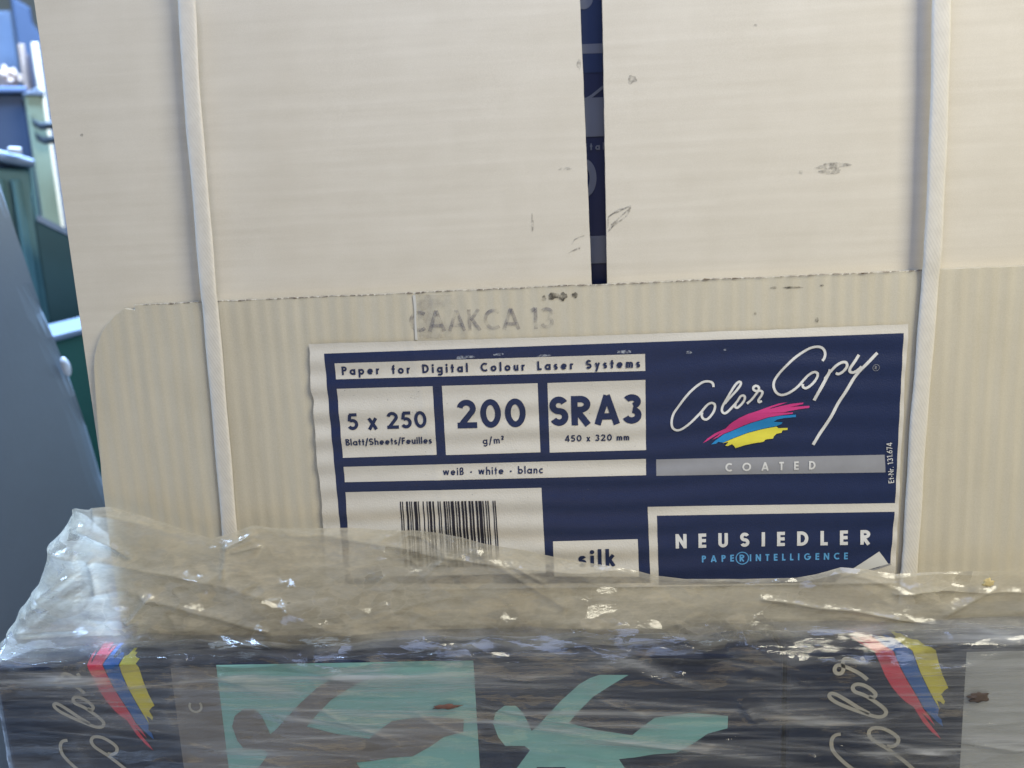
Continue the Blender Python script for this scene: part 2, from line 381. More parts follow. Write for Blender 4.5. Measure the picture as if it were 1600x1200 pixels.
class Print:
    """collects flat print in plane coordinates (x, z) and builds one mesh"""
    def __init__(s): s.V = []; s.F = []; s.L = []; s.k = 0
    def add(s, V, F):
        o = len(s.V); s.V += [Vector(v) for v in V]; s.L += [s.k] * len(V); s.F += [[i + o for i in f] for f in F]; s.k += 1
    def stroke(s, pts, wd, closed=False):
        pts = [Vector((p[0], p[1])) for p in pts]; out = []
        for a, b in zip(pts, pts[1:] + (pts[:1] if closed else [])):
            n = max(1, int((b - a).length / .0007)); out += [tuple(a.lerp(b, k / n)) for k in range(n)]
        if not closed: out.append(tuple(pts[-1]))
        s.add(*ribbon(out, wd, closed))
    def disc(s, c, r):
        n = 18; V = [Vector(c)] + [Vector((c[0] + r * math.cos(2 * math.pi * i / n), c[1] + r * math.sin(2 * math.pi * i / n))) for i in range(n)]
        s.add(V, [[0, 1 + i, 1 + (i + 1) % n] for i in range(n)])
    def poly(s, pts):
        tr = tessellate_polygon([[Vector((p[0], p[1], 0)) for p in pts]])
        s.add([Vector((p[0], p[1])) for p in pts], [list(t) for t in tr])
    def quad(s, q, nx=1, nz=1):
        """q: TL TR BR BL, filled with a grid so it can follow a wavy sheet"""
        V = []; F = []
        for j in range(nz + 1):
            for i in range(nx + 1):
                a = Vector(q[0]).lerp(Vector(q[1]), i / nx); b = Vector(q[3]).lerp(Vector(q[2]), i / nx)
                V.append(a.lerp(b, j / nz))
        for j in range(nz):
            for i in range(nx):
                a = j * (nx + 1) + i; F.append([a, a + 1, a + nx + 2, a + nx + 1])
        s.add(V, F)
    def text(s, string, a, b, height, w, wordgap=1.0):
        """letters of cap height `height` from baseline point a to b"""
        a = Vector(a); b = Vector(b); ex = (b - a).normalized(); ez = Vector((-ex.y, ex.x))
        gl = [glyph(c, w) for c in string]
        adv = [g[1] * (wordgap if c == ' ' else 1) for c, g in zip(string, gl)]
        nat = sum(adv); L = (b - a).length / height
        gap = (L - nat) / max(1, len(string) - 1); sx = 1
        if gap < .05:
            gap = .07; sx = L / (nat + gap * (len(string) - 1))
        x = 0
        for (st, _), ad in zip(gl, adv):
            M2 = lambda p: a + ex * ((x + p[0]) * sx * height) + ez * (p[1] * height)
            for q in st:
                if isinstance(q, tuple) and q[0] == 'o':
                    s.stroke([M2(p) for p in q[1]], w * height * (.5 + .5 * sx), True)
                elif isinstance(q, tuple) and q[0] == 'd':
                    s.disc(M2(q[1][:2]), q[1][2] * height)
                else:
                    s.stroke([M2(p) for p in q], w * height * (.5 + .5 * sx))
            x += ad + gap
    def build(s, name, mat, place, parent, smooth=True):
        me = bpy.data.meshes.new(name)
        me.from_pydata([tuple(place(v.x, v.y, l * 4e-6)) for v, l in zip(s.V, s.L)], [], s.F)
        bm = bmesh.new(); bm.from_mesh(me)
        for f in bm.faces:
            f.normal_update()
            if f.normal.y > 1e-4 or (abs(f.normal.y) <= 1e-4 and f.normal.z < 0): f.normal_flip()
        bm.to_mesh(me); bm.free()
        if smooth: me.polygons.foreach_set('use_smooth', [True] * len(me.polygons))
        me.materials.append(mat)
        o = bpy.data.objects.new(name, me); col.objects.link(o)
        if parent: o.parent = parent; o.matrix_parent_inverse = parent.matrix_world.inverted()
        return o

def smoothline(pts, n=6):
    out = []
    for i in range(len(pts) - 1):
        p0 = Vector(pts[max(0, i - 1)]); p1 = Vector(pts[i]); p2 = Vector(pts[i + 1]); p3 = Vector(pts[min(len(pts) - 1, i + 2)])
        for k in range(n):
            t = k / n
            out.append(.5 * ((2 * p1) + (p2 - p0) * t + (2 * p0 - 5 * p1 + 4 * p2 - p3) * t * t + (3 * p1 - p0 - 3 * p2 + p3) * t ** 3))
    out.append(Vector(pts[-1])); return out

# the hand-written logo, measured on the label (px of the photograph)
def zA(p): return (1040 + p[0] / 8, 530 + p[1] / 8)
def zB(p): return (1190 + p[0] / 8, 530 + p[1] / 8)
def zC(p): return (1080 + p[0] / 8, 600 + p[1] / 8)
LOGO_COLOR = [[zA(p) for p in q] for q in (
  [(593,592),(588,555),(562,530),(510,522),(455,535),(380,585),(300,655),(225,740),(150,845),(95,930),(72,1010),(75,1080),(105,1120),(155,1130),(215,1105),(300,1040),(380,965),(440,905),(485,850),(530,805),(575,790),(608,810),(612,850),(595,900),(550,960),(505,993),(465,985),(445,950),(455,910)],
  [(735,800),(790,730),(870,640),(925,570),(932,535),(905,530),(860,570),(800,660),(740,770),(702,850),(702,900),(735,918),(780,890),(840,830),(890,770),(925,710),(960,695),(982,715),(975,760),(940,810),(890,850),(862,838),(872,805)],
  [(1010,800),(1060,755),(1110,690),(1150,625),(1152,590),(1120,575),(1090,590),(1088,620),(1120,638),(1170,635),(1198,652),(1188,695),(1155,750),(1162,780),(1195,765)])]
LOGO_COPY = [[zB(p) for p in q] for q in (
  [(745,265),(775,220),(782,160),(750,108),(690,88),(600,105),(500,160),(380,245),(270,350),(190,450),(145,530),(142,600),(175,660),(230,688),(300,675),(380,630),(460,565),(520,500),(580,440),(640,405),(682,415),(690,450),(660,510),(600,570),(540,603),(503,585),(505,552)],
  [(645,758),(700,650),(770,530),(830,420),(845,370)],
  [(780,490),(850,395),(920,320),(990,282),(1040,285),(1052,330),(1012,390),(955,428),(915,418)],
  [(1205,190),(1150,270),(1095,350),(1090,395),(1130,410),(1180,385),(1235,335)],
  [(1435,165),(1330,270),(1230,370),(1150,470),(1060,610),(960,770),(870,930),(780,1080),(700,1195),(630,1308)])]
SWOOSH = {
 'magenta': [zC(p) for p in [(140,728),(200,672),(290,612),(370,575),(425,550),(470,500),(520,460),(600,410),(700,365),(800,335),(900,300),(1000,265),(1100,235),(1195,222),(1110,253),(1000,287),(960,308),(1100,272),(1250,240),(1395,225),(1390,245),(1290,268),(1215,282),(1330,274),(1470,265),(1465,290),(1350,305),(1200,332),(1140,349),(1265,345),(1255,362),(1100,380),(950,405),(850,440),(750,470),(650,510),(560,550),(480,585),(400,615),(330,658),(255,690),(330,635),(375,600),(300,640),(230,680),(190,705)]],
 'cyan': [zC(p) for p in [(240,745),(290,700),(400,622),(480,591),(560,556),(650,516),(750,476),(850,446),(950,411),(1100,386),(1295,372),(1295,402),(1150,415),(1060,435),(1020,463),(1130,468),(1120,490),(1060,518),(950,538),(850,560),(700,600),(560,650),(470,685),(390,722),(330,712),(300,735)]],
 'yellow': [zC(p) for p in [(380,728),(470,690),(560,655),(700,605),(850,565),(960,542),(1060,524),(1080,545),(1195,540),(1195,565),(1130,572),(1120,600),(1060,610),(1020,645),(1010,670),(920,680),(890,710),(760,730),(650,755),(545,790),(530,765),(500,740),(440,765),(415,755),(440,735),(455,712)]]}

# ------------------------------------------------------------------ setting
FLOOR = mat_plain('concrete_floor', (.20, .20, .20), .8, .25, 9, .4)
o = obj('floor', [(-4, -3, 0), (4, -3, 0), (4, 5, 0), (-4, 5, 0)], [[0, 1, 2, 3]], FLOOR); o['kind'] = 'structure'
WALLM = mat_plain('pale_wall', (.55, .62, .62), .8, .12, 6, .3)
o = box('wall', (-4, 1.9, 0), (4, 2.0, 2.6), WALLM); o['kind'] = 'structure'

# ------------------------------------------------------------------ lower printed cartons
ZT = .2985; YF = -.025                      # top and front of the lower cartons
pack_x = [(-.2285, .1072), (.1086, .4442)]
pack_lab = ['navy printed carton with whole turquoise figure panels under film, standing below the white carton',
            'navy printed carton at the lower right corner under film, pale grey band at its right']

def fold(x, z, d):
    """print on the front that runs on over the top edge of the carton"""
    e = .0002 + d
    if z <= ZT: return Vector((x, YF - e, z))
    return Vector((x, YF + (z - ZT), ZT + e))
def pp(p): q = P(p[0], p[1], YF); return (q.x, q.z)

def similar(src_o, src_r, dst_o, dst_r):
    """similarity that carries the label logo onto a carton, in carton-plane coordinates"""
    a = Vector(lp(src_o)); b = Vector(lp(src_r)); c = Vector(pp(dst_o)); d = Vector(pp(dst_r))
    s = complex(*(d - c)) / complex(*(b - a))
    def f(p):
        q = s * complex(*(Vector(lp(p)) - a)); return (c.x + q.real, c.y + q.imag)
    return f, abs(s)
YL = -.0034
def lp(p): q = P(p[0], p[1], YL); return (q.x, q.z)

FIG = [(110,470),(125,410),(175,372),(240,372),(280,410),(310,470),(330,515),(370,480),(420,425),(500,340),(600,250),(660,215),(715,197),(880,197),(790,250),(680,320),(600,400),(540,470),(700,510),(900,540),(960,490),(1030,440),(1130,425),(1230,413),(1330,420),(1445,430),(1442,500),(1330,530),(1250,585),(1150,640),(1020,648),(920,665),(825,675),(860,727),(960,860),(1000,1000),(700,1050),(640,900),(520,720),(360,720),(300,860),(120,900),(245,727),(320,625),(290,600),(180,600),(140,550)]
FIG = [(740 + x / 3.636, 1000 + y / 3.636) for x, y in FIG]

for i, (x0, x1) in enumerate(pack_x):
    t = thing('printed_carton', pack_lab[i], 'carton', ((x0 + x1) / 2, .2, 0), 'printed cartons under the film')
    b = box('body', (x0, YF, 0), (x1, .43, ZT), M['packnavy'], t, .0012)
    def rect(name, m, xa, xb, za, zb, lay):
        p = Print(); p.quad([(xa, zb), (xb, zb), (xb, za), (xa, za)], 1, 1)
        p.build(name, m, lambda x, z, d, L=lay: fold(x, z, d + L), t, False)
    if i == 0:
        xs = [P(px, 1120, YF).x for px in (277, 348, 745)]
        rect('grey_band', M['packgrey'], xs[0], xs[1], .02, ZT - .0015, 0)
        rect('turquoise_panel', M['teal'], xs[1], xs[2], .02, ZT - .0005, 0)
        p = Print(); p.poly([pp((363 + (x - 770) * .985, 5 + y)) for x, y in FIG]); p.build('dark_figure', M['packgrey'], lambda x, z, d: fold(x, z, d + .0002), t, False)
        p = Print(); p.poly([pp(q) for q in FIG]); p.build('turquoise_figure', M['teal'], lambda x, z, d: fold(x, z, d), t, False)
        p = Print(); c = pp((306, 1103)); p.stroke(arc(c[0], c[1], .0026, .0026, 140, 400), .001); p.build('band_letter', M['packlogo'], lambda x, z, d: fold(x, z, d + .0002), t, False)
        f, sc = similar((1106, 641), (1180, 605.6), (163, 1164), (94, 1066))
    else:
        xs = P(1504, 1120, YF).x
        rect('pale_band', M['packpale'], xs, x1 - .001, .02, ZT - .0005, 0)
        f, sc = similar((1106, 641), (1180, 605.6), (1379, 1151), (1310, 1045))
    p = Print()
    for q in LOGO_COLOR: p.stroke([f(a) for a in smoothline(q)], .00092 * sc)
    p.build('logo_lettering', M['packlogo'], lambda x, z, d: fold(x, z, d + .0003), t, False)
    for kind, mm in (('magenta', 'packred'), ('cyan', 'packblue'), ('yellow', 'yellow')):
        # polygon, split at the top edge so that it can fold over
        pts = [f(a) for a in SWOOSH[kind]]
        bm = bmesh.new()
        vs = [bm.verts.new((x, 0, z)) for x, z in pts]
        for tr in tessellate_polygon([[Vector((x, z, 0)) for x, z in pts]]):
            try: bm.faces.new([vs[k] for k in tr])
            except ValueError: pass
        bmesh.ops.bisect_plane(bm, geom=bm.verts[:] + bm.edges[:] + bm.faces[:], plane_co=(0, 0, ZT), plane_no=(0, 0, 1))
        bmesh.ops.bisect_plane(bm, geom=bm.verts[:] + bm.edges[:] + bm.faces[:], plane_co=(0, 0, ZT + .02), plane_no=(0, 0, 1), clear_outer=True)
        bm.verts.index_update(); p = Print()
        p.add([(v.co.x, v.co.z) for v in bm.verts], [[v.index for v in fc.verts] for fc in bm.faces]); bm.free()
        p.build('colour_stroke', M[mm], lambda x, z, d: fold(x, z, d + .0001), t, False)

# ------------------------------------------------------------------ the white carton
XL, XR, ZB, ZTOP, DEP = -.183, .259, ZT + .0035, .5835, .33
ZF = .4503                                     # upper edge of the lower front flap
crt = thing('paper_carton', 'white corrugated paper carton with blue and white front label, two straps round it', 'carton', ((XL + XR) / 2, DEP / 2, ZB))
TH = .003
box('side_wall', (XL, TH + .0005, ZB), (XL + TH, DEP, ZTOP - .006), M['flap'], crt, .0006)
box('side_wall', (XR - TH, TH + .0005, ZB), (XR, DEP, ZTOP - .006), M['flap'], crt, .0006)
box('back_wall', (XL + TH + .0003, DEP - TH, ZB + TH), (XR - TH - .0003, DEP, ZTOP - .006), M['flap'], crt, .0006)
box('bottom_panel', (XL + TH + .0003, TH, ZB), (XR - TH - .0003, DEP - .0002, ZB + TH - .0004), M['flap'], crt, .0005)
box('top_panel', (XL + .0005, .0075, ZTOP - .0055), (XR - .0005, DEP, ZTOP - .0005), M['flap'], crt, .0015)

def dust_flap(name, xa_top, xa_bot, xb_top, xb_bot, seed):
    """upright front flap, rounded over into the top, with slightly uneven cut edges"""
    V = []; F = []; nz = 70; nx = 40
    prof = [(0.0, ZB + TH + (ZTOP - .008 - ZB - TH) * k / nz) for k in range(nz + 1)]
    prof += [(.0075 * (1 - math.cos(a)), ZTOP - .008 + .0075 * math.sin(a)) for a in [math.radians(d) for d in (15, 30, 45, 60, 75, 88)]]
    for (y, z) in prof:
        tt = (z - ZF) / (ZTOP - ZF)
        xa = xa_bot + (xa_top - xa_bot) * tt + .00014 * fbm(z * 160, seed, 0) * (0 if abs(xa_bot - XL) < .002 else 1)
        xb = xb_bot + (xb_top - xb_bot) * tt + .00014 * fbm(z * 160, seed + 5, 0) * (0 if abs(xb_bot - XR) < .002 else 1)
        for i in range(nx + 1):
            x = xa + (xb - xa) * i / nx
            V.append((x, y + .00012 * fbm(x * 14, z * 14, seed), z))
    for j in range(len(prof) - 1):
        for i in range(nx):
            a = j * (nx + 1) + i; F.append([a, a + 1, a + nx + 2, a + nx + 1])
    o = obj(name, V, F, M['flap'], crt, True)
    s = o.modifiers.new('board', 'SOLIDIFY'); s.thickness = TH; s.offset = -1
    es = o.modifiers.new('crisp', 'EDGE_SPLIT'); es.split_angle = math.radians(40)
    # front side must face the camera for the thickness to go inwards
    me = o.data
    if sum(p.normal.y for p in me.polygons) > 0: me.flip_normals()
    return o
g = [P(905, 0).x, P(925, 450).x, P(942, 0).x, P(949, 450).x]
fl = dust_flap('upper_flap', XL, XL, g[0], g[1], 1.3)
fr_ = dust_flap('upper_flap', g[2], g[3], XR, XR, 4.1)

# lower front flap with rounded left corner and a small step in its upper edge
def up(x, seed=0): return ZF + .0002 * fbm(x * 300, 3.3, seed) + .0003 * fbm(x * 30, 1, seed)
f0 = P(342, 466); stepx = P(215, 474).x
out = []
for k in range(0, 121):
    x = XR - (XR - stepx) * k / 120; out.append((x, up(x)))
out.append((stepx, ZF - .0022))
crn = [P(*q) for q in [(200, 481), (183, 494), (167, 515), (157, 540), (153, 562), (154, 590), (157, 640)]]
out += [(q.x, q.z) for q in smoothline([Vector((c.x, 0, c.z)) for c in crn], 4)]
out += [(XL + .0012, .375), (XL + .0006, .34), (XL + .0006, ZB + .0005), (XR, ZB + .0005)]
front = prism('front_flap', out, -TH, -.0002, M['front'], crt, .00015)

# shadow line painted as uneven dark dashes along the upper edge of the front flap
def decal(name, polys, mat, Y, parent, joined=False):
    if not joined:
        for q in polys:
            p = Print(); p.poly(q); o = p.build(name, mat, lambda x, z, d: Vector((x, Y - d, z)), parent, False)
        return o
    p = Print()
    for q in polys: p.poly(q)
    o = p.build(name, mat, lambda x, z, d: Vector((x, Y - d, z)), parent, False); o['kind'] = 'stuff'
    return o
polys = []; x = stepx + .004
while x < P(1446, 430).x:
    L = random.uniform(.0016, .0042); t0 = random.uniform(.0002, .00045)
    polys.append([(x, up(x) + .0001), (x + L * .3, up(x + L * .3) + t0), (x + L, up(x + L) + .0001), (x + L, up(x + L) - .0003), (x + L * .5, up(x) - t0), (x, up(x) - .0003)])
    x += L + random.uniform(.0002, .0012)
decal('edge_shadow_dashes', polys, M['edgeshadow'], -TH - .0002, crt, True)

# marks on the board
def blob(c, rx, ry, Y=0, seed=0, rot=0, n=22):
    q = P(c[0], c[1], Y); s = .00026; r = []
    for k in range(n):
        a = 2 * math.pi * k / n; m = 1 + .45 * fbm(math.cos(a) * 1.3, math.sin(a) * 1.3, seed * 7.7)
        x, z = rx * s * math.cos(a) * m, ry * s * math.sin(a) * m
        r.append((q.x + x * math.cos(rot) - z * math.sin(rot), q.z + x * math.sin(rot) + z * math.cos(rot)))
    return r
FY = -.00022
decal('scuff_mark', [blob((988, 124), 7, 7, 0, 1), blob((1302, 259), 24, 5, 0, 2), blob((1296, 268), 16, 5, 0, 5), blob((1251, 269), 3, 3, 0, 3), blob((1180, 40), 3, 2, 0, 9)], M['scuff'], FY, fr_)
decal('scuff_mark', [blob((128, 211), 3, 2, 0, 3), blob((883, 264), 11, 2, 0, 4), blob((905, 100), 3, 8, 0, 6), blob((832, 350), 2, 14, 0, 12)], M['scuff'], FY, fl)
def scribble(name, lines, wpx, par):
    p = Print()
    for l in lines:
        pts = smoothline([(P(*a).x, P(*a).z) for a in l], 5); p.stroke(pts, wpx * .00026)
    p.build(name, M['scuff'], lambda x, z, d: Vector((x, FY - d, z)), par, False)
scribble('pencil_scribble', [[(950, 355), (952, 338), (968, 330), (985, 322), (978, 338), (962, 350), (950, 362)], [(955, 352), (972, 336), (986, 325)], [(951, 360), (965, 344)], [(950, 340), (966, 328), (985, 324)]], 2.4, fr_)
scribble('pencil_scribble', [[(893, 382), (900, 373), (914, 368)], [(888, 396), (900, 389), (908, 387)], [(895, 392), (906, 388)]], 2.0, fl)
decal('dirt_mark', [blob((866, 462), 10, 6, -TH, 1), blob((880, 463), 6, 7, -TH, 2), blob((898, 461), 5, 4, -TH, 3), blob((850, 466), 4, 4, -TH, 4), blob((1208, 450), 5, 2, -TH, 5), blob((1238, 449), 14, 1.6, -TH, 7), blob((1284, 446), 3, 1.5, -TH, 8), blob((1276, 500), 3, 4, -TH, 9), blob((1180, 490), 2, 2, -TH, 3)], M['soot'], -TH - .00026, front)
# faded stamp and damp patch
p = Print()
def fp(x, y): q = P(x, y, -TH); return (q.x, q.z)
p.text('CAAKCA 13', fp(640, 519), fp(866, 513), .0088, .17, .9)
p.build('faded_stamp', M['stamp'], lambda x, z, d: Vector((x, -TH - .0003 - d, z)), front, False)
for k, xe in enumerate((672, 690, 706, 730)):
    decal('damp_patch', [[fp(651, 461), fp(xe, 460), fp(xe + 5, 478), fp(xe - 5, 500), fp(xe + 3, 528), fp(656, 530), fp(653, 500)]], M['stain'], -TH - .00006 - .00004 * k, front)

decal('paper_crease', [[fp(645, 461), fp(649.5, 461), fp(651, 480), fp(650.5, 500), fp(652, 520), fp(653, 531), fp(649, 531), fp(648, 510), fp(647.5, 485)]], M['curl'], -TH - .0004, front)
# ------------------------------------------------------------------ label on the front flap
def relief(x, z):
    """paper cockles: soft horizontal ripples, stronger to the left, plus a vertical crease"""
    u = (x + .086) / .25
    amp = .00042 * (1.0 - .55 * max(0, min(1, u))) * (.55 + .9 * max(0, noise.noise(Vector((x * 14, z * 20, 2.2))) + .35))
    h = amp * (1 + math.sin(2 * math.pi * z / .0108 + 2.2 * noise.noise(Vector((x * 16, z * 9, 0)))))
    h += .00045 * (1 + noise.noise(Vector((x * 11, z * 13, 7.7))))
    xc = -.0405 + .012 * (.43 - z) / .1
    h += .00022 / (1 + ((x - xc) / .0009) ** 2)
    return h
def on_label(lay):
    return lambda x, z, d: Vector((x, YL - .0003 - relief(x, z) - lay * .00008 - d, z))
# label sheet with its own slightly wavy outline
def lerp_px(pts, t):
    s = t * (len(pts) - 1); i = min(len(pts) - 2, int(s)); return Vector(pts[i]).lerp(Vector(pts[i + 1]), s - i)
Ltop = [(483, 537), (682, 531.5), (880, 526), (1200, 515), (1418, 506)]
V = []; F = []; nx, nz = 170, 110
for j in range(nz + 1):
    tz = j / nz
    for i in range(nx + 1):
        tx = i / nx
        T_ = lerp_px(Ltop, tx)
        B_ = Vector((513 + (1396 - 513) * tx, 922 - 12 * tx))
        q = T_.lerp(B_, tz)
        if i == 0: q.x += 2.6 * noise.noise(Vector((tz * 9, .3, 0))) + 1.2 * noise.noise(Vector((tz * 24, 4, 0)))
        if i == nx: q.x += .8 * math.sin(tz * 21)
        if j == 0: q.y += .8 * fbm(tx * 22, 0, 0)
        x, z = lp(q); V.append(on_label(0)(x, z, 0))
for j in range(nz):
    for i in range(nx):
        a = j * (nx + 1) + i; F.append([a, a + 1, a + nx + 2, a + nx + 1])
label = obj('label', V, F, M['paper'], crt, True)
if sum(q.normal.y for q in label.data.polygons) > 0: label.data.flip_normals()
label['label'] = 'blue and white printed paper label'

def field(name, q, mat, lay, nx=60, nz=40):
    p = Print(); p.quad([lp(a) for a in q], nx, nz); return p.build(name, mat, on_label(lay), label)
field('navy_print', [(507.5, 552), (1410.6, 520), (1391, 908), (541, 911)], M['navy'], 1, 170, 90)
field('white_field', [(524, 567), (1007.5, 552.5), (1008, 579), (526, 592)], M['paper'], 2, 90, 8)
field('white_field', [(527.5, 606.5), (676.5, 602.5), (683, 709), (537, 714)], M['paper'], 2, 30, 30)
field('white_field', [(691, 602), (840, 598), (844.5, 705), (697.5, 709.5)], M['paper'], 2, 30, 30)
field('white_field', [(855.4, 597.7), (1008, 593), (1009, 702), (859, 705.6)], M['paper'], 2, 30, 30)
field('white_field', [(538, 728), (1009, 716), (1009, 741), (540, 752)], M['paper'], 2, 90, 8)
field('white_field', [(541, 767.5), (846, 761), (853, 893), (549, 900)], M['paper'], 2, 60, 30)
field('white_field', [(864, 844.4), (996, 841), (998, 899), (866, 898)], M['paper'], 2, 30, 14)
field('white_frame', [(1011.5, 790.7), (1403, 785), (1396, 909), (1016, 912)], M['paper'], 2, 70, 30)
p = Print()
rows = []
n_ = 80
# navy panel of the frame, lower right corner turned up
for k in range(n_):
    ta, tb = k / n_, (k + 1) / n_
    def colm(t):
        top = Vector((1026, 804.5)).lerp(Vector((1396, 798)), t); bot = Vector((1029, 912)).lerp(Vector((1389, 907)), t)
        if top.x + (bot.x - top.x) * .8 > 1306: bot.y = min(bot.y, 902 - (min(1390, bot.x) - 1306) * 23 / 84)
        return top, bot
    (a0, b0), (a1, b1) = colm(ta), colm(tb)
    p.quad([lp(a0), lp(a1), lp(b1), lp(b0)], 1, 24); p.k -= 1
p.build('navy_panel', M['navy'], on_label(3), label)
p = Print(); p.poly([lp(a) for a in [(1306, 902), (1330, 886.5), (1355, 871), (1372, 860), (1379, 869), (1385.6, 878.7), (1360, 886), (1330, 895)]]); p.build('turned_corner', M['curl'], on_label(5), label)
p = Print(); p.poly([lp(a) for a in [(1304, 902.5), (1340, 893), (1387, 878), (1391, 879.5), (1370, 887), (1345, 894), (1310, 903.5)]]); p.build('corner_print_edge', M['silver'], on_label(4), label)
field('silver_bar', [(1025, 717), (1381, 709.6), (1382, 737), (1025, 742)], M['silver'], 2, 60, 6)

PXM = .000262                                   # metres for one photograph pixel on the label
def lettering(name, s, a, b, hpx, w, mat, lay=4, wg=1.0):
    p = Print(); p.text(s, lp(a), lp(b), hpx * PXM, w, wg); return p.build(name, mat, on_label(lay), label)
lettering('lettering', 'Paper for Digital Colour Laser Systems', (535.5, 585.5), (1000, 573.5), 14.2, .215, M['navy'], wg=2.1)
lettering('lettering', '5 x 250', (545, 671), (668.5, 667), 28, .19, M['navy'], wg=.75)
lettering('lettering', 'Blatt/Sheets/Feuilles', (542, 695), (676, 691.5), 11.4, .18, M['navy'])
lettering('lettering', '200', (716, 668), (823, 665.5), 46.5, .20, M['navy'])
lettering('lettering', 'g/m\u00b2', (755, 693), (788, 691), 11.6, .17, M['navy'])
lettering('lettering', 'SRA3', (859, 664.5), (1003, 660.5), 47.5, .215, M['navy'])
lettering('lettering', '450 x 320 mm', (883, 689.5), (983, 687), 11.0, .19, M['navy'], wg=.8)
lettering('lettering', 'wei\u00df \u2022 white \u2022 blanc', (693, 741), (849, 737.5), 12, .17, M['navy'], wg=1.3)
lettering('lettering', 'silk', (904, 884), (962, 882.5), 30, .20, M['navy'])
lettering('lettering', 'COATED', (1132, 735.5), (1272.5, 732), 13.8, .20, M['logo'])
lettering('lettering', 'NEUSIEDLER', (1055, 855), (1358, 848.5), 24, .225, M['logo'])
lettering('lettering', 'PAPE', (1096, 877), (1146, 875.6), 11.5, .21, M['sky_ink'])
lettering('lettering', 'R', (1154.5, 875.6), (1162.5, 875.4), 11.5, .21, M['sky_ink'])
lettering('lettering', 'INTELLIGENCE', (1170.5, 875.2), (1323, 872), 11.5, .21, M['sky_ink'])
lettering('lettering', 'Et-Nr. 131.674', (1395.5, 753), (1391.8, 690), 8.6, .13, M['logo'], wg=.8)
p = Print(); c = lp((1159, 870.5)); p.stroke(arc(c[0], c[1], 10 * PXM, 10 * PXM, 0, 360, 40)[:-1], 1.6 * PXM, True); p.build('ring_mark', M['sky_ink'], on_label(4), label)
p = Print()
for q in LOGO_COLOR: p.stroke([lp(a) for a in smoothline(q)], 3.7 * PXM)
for k, q in enumerate(LOGO_COPY): p.stroke([lp(a) for a in smoothline(q)], (3.9, 5.0, 4.2, 4.4, 4.8)[k] * PXM)
p.build('logo_lettering', M['logo'], on_label(4), label)
p = Print(); c = lp((1367, 573.7)); p.stroke(arc(c[0], c[1], 5 * PXM, 5 * PXM, 0, 360, 28)[:-1], .7 * PXM, True)
p.text('R', (c[0] - 2.0 * PXM, c[1] - 2.4 * PXM), (c[0] + 2.0 * PXM, c[1] - 2.4 * PXM), 5 * PXM, .16)
p.build('registered_mark', M['silver'], on_label(4), label)
for i, (k, l) in enumerate((('magenta', 4), ('cyan', 5), ('yellow', 6))):
    p = Print(); p.poly([lp(a) for a in SWOOSH[k]]); p.build('colour_stroke', M[k], on_label(l), label)
# barcode
bars = [(207,14),(233,13),(282,25),(322,13),(346,13),(380,38),(430,13),(490,14),(538,14),(565,30),(611,20),(675,15),(702,13),(750,24),(784,13),(808,16),(838,38),(895,15),(923,25),(970,27),(1009,25),(1060,26),(1096,25),(1146,26),(1184,40),(1233,15),(1270,13),(1296,15),(1360,13),(1384,14)]
p = Print()
for bx_, bw in bars:
    x0 = 600 + bx_ / 8; x1 = x0 + bw / 8; y0 = 760 + 175 / 8 - 1.6 * (bx_ - 207) / 1180; y1 = 884
    sh = .066 * (y1 - y0); p.quad([lp(a) for a in [(x0, y0), (x1, y0), (x1 + sh, y1), (x0 + sh, y1)]], 1, 40); p.k -= 1
p.build('barcode', M['black'], on_label(4), label)
# rubbed ink and specks
p = Print()
for c_, rx, ry, sd in (((728, 557), 16, 3, 1), ((850, 555), 10, 2, 2), ((975, 549), 12, 2.6, 3), ((1076, 550), 5, 2.4, 4), ((1132, 546), 2, 1.5, 5), ((780, 553), 8, 2, 6)):
    p = Print(); p.poly(blob(c_, rx, ry, YL, sd)); p.build('ink_rub', M['wear'], on_label(3), label)
p = Print()
for k in range(150):
    x = random.uniform(530, 1000); y = random.uniform(600, 880)
    p.poly(blob((x, y), random.uniform(.5, 1.3), random.uniform(.5, 1.1), YL, k, n=6))
p.build('dirt_specks', M['scuff'], on_label(3), label)['kind'] = 'stuff'

# ------------------------------------------------------------------ ream seen through the gap
rm = thing('paper_ream', 'navy wrapped paper ream inside the white carton, seen through the gap between flaps', 'paper ream', (.03, .17, ZB + TH))
RY = .0075
box('wrapper', (-.12, RY, ZB + TH), (.20, .325, .55), M['reamdark'], rm, .001)
def gp(x, y): q = P(x, y, RY); return (q.x, q.z)
def rband(name, ya, yb, mat, lay):
    p = Print(); p.quad([gp(860, ya), gp(1000, ya - 5), gp(1000, yb - 5), gp(860, yb)]); p.build(name, mat, lambda x, z, d, L=lay: Vector((x, RY - .0002 - L * .0001 - d, z)), rm, False)
rband('blue_band', -40, 72, M['reamblue'], 0)
rband('grey_band', 71, 86, M['reamgrey'], 1)
rband('blue_band', 86, 116, M['reamblue'], 0)
rband('grey_band', 155, 216, M['reamgrey'], 1)
rband('grey_band', 371, 414, M['reamgrey'], 1)
p = Print(); p.text('Digital', gp(884, 236), gp(944, 234), .0028, .2)
p.build('lettering', M['reamgrey'], lambda x, z, d: Vector((x, RY - .0004 - d, z)), rm, False)
p = Print(); p.text('20', gp(853, 311), gp(933, 308), .0155, .19)
p.build('lettering', M['reamgrey'], lambda x, z, d: Vector((x, RY - .0004 - d, z)), rm, False)
p = Print(); p.stroke([gp(905, 162), gp(925, 150), gp(950, 130)], .0011)
p.build('print_mark', M['reamgrey'], lambda x, z, d: Vector((x, RY - .0004 - d, z)), rm, False)
p = Print(); p.stroke(arc(gp(912, 0)[0], gp(912, 0)[1], .0018, .0018, 0, 360, 24)[:-1], .0034, True)
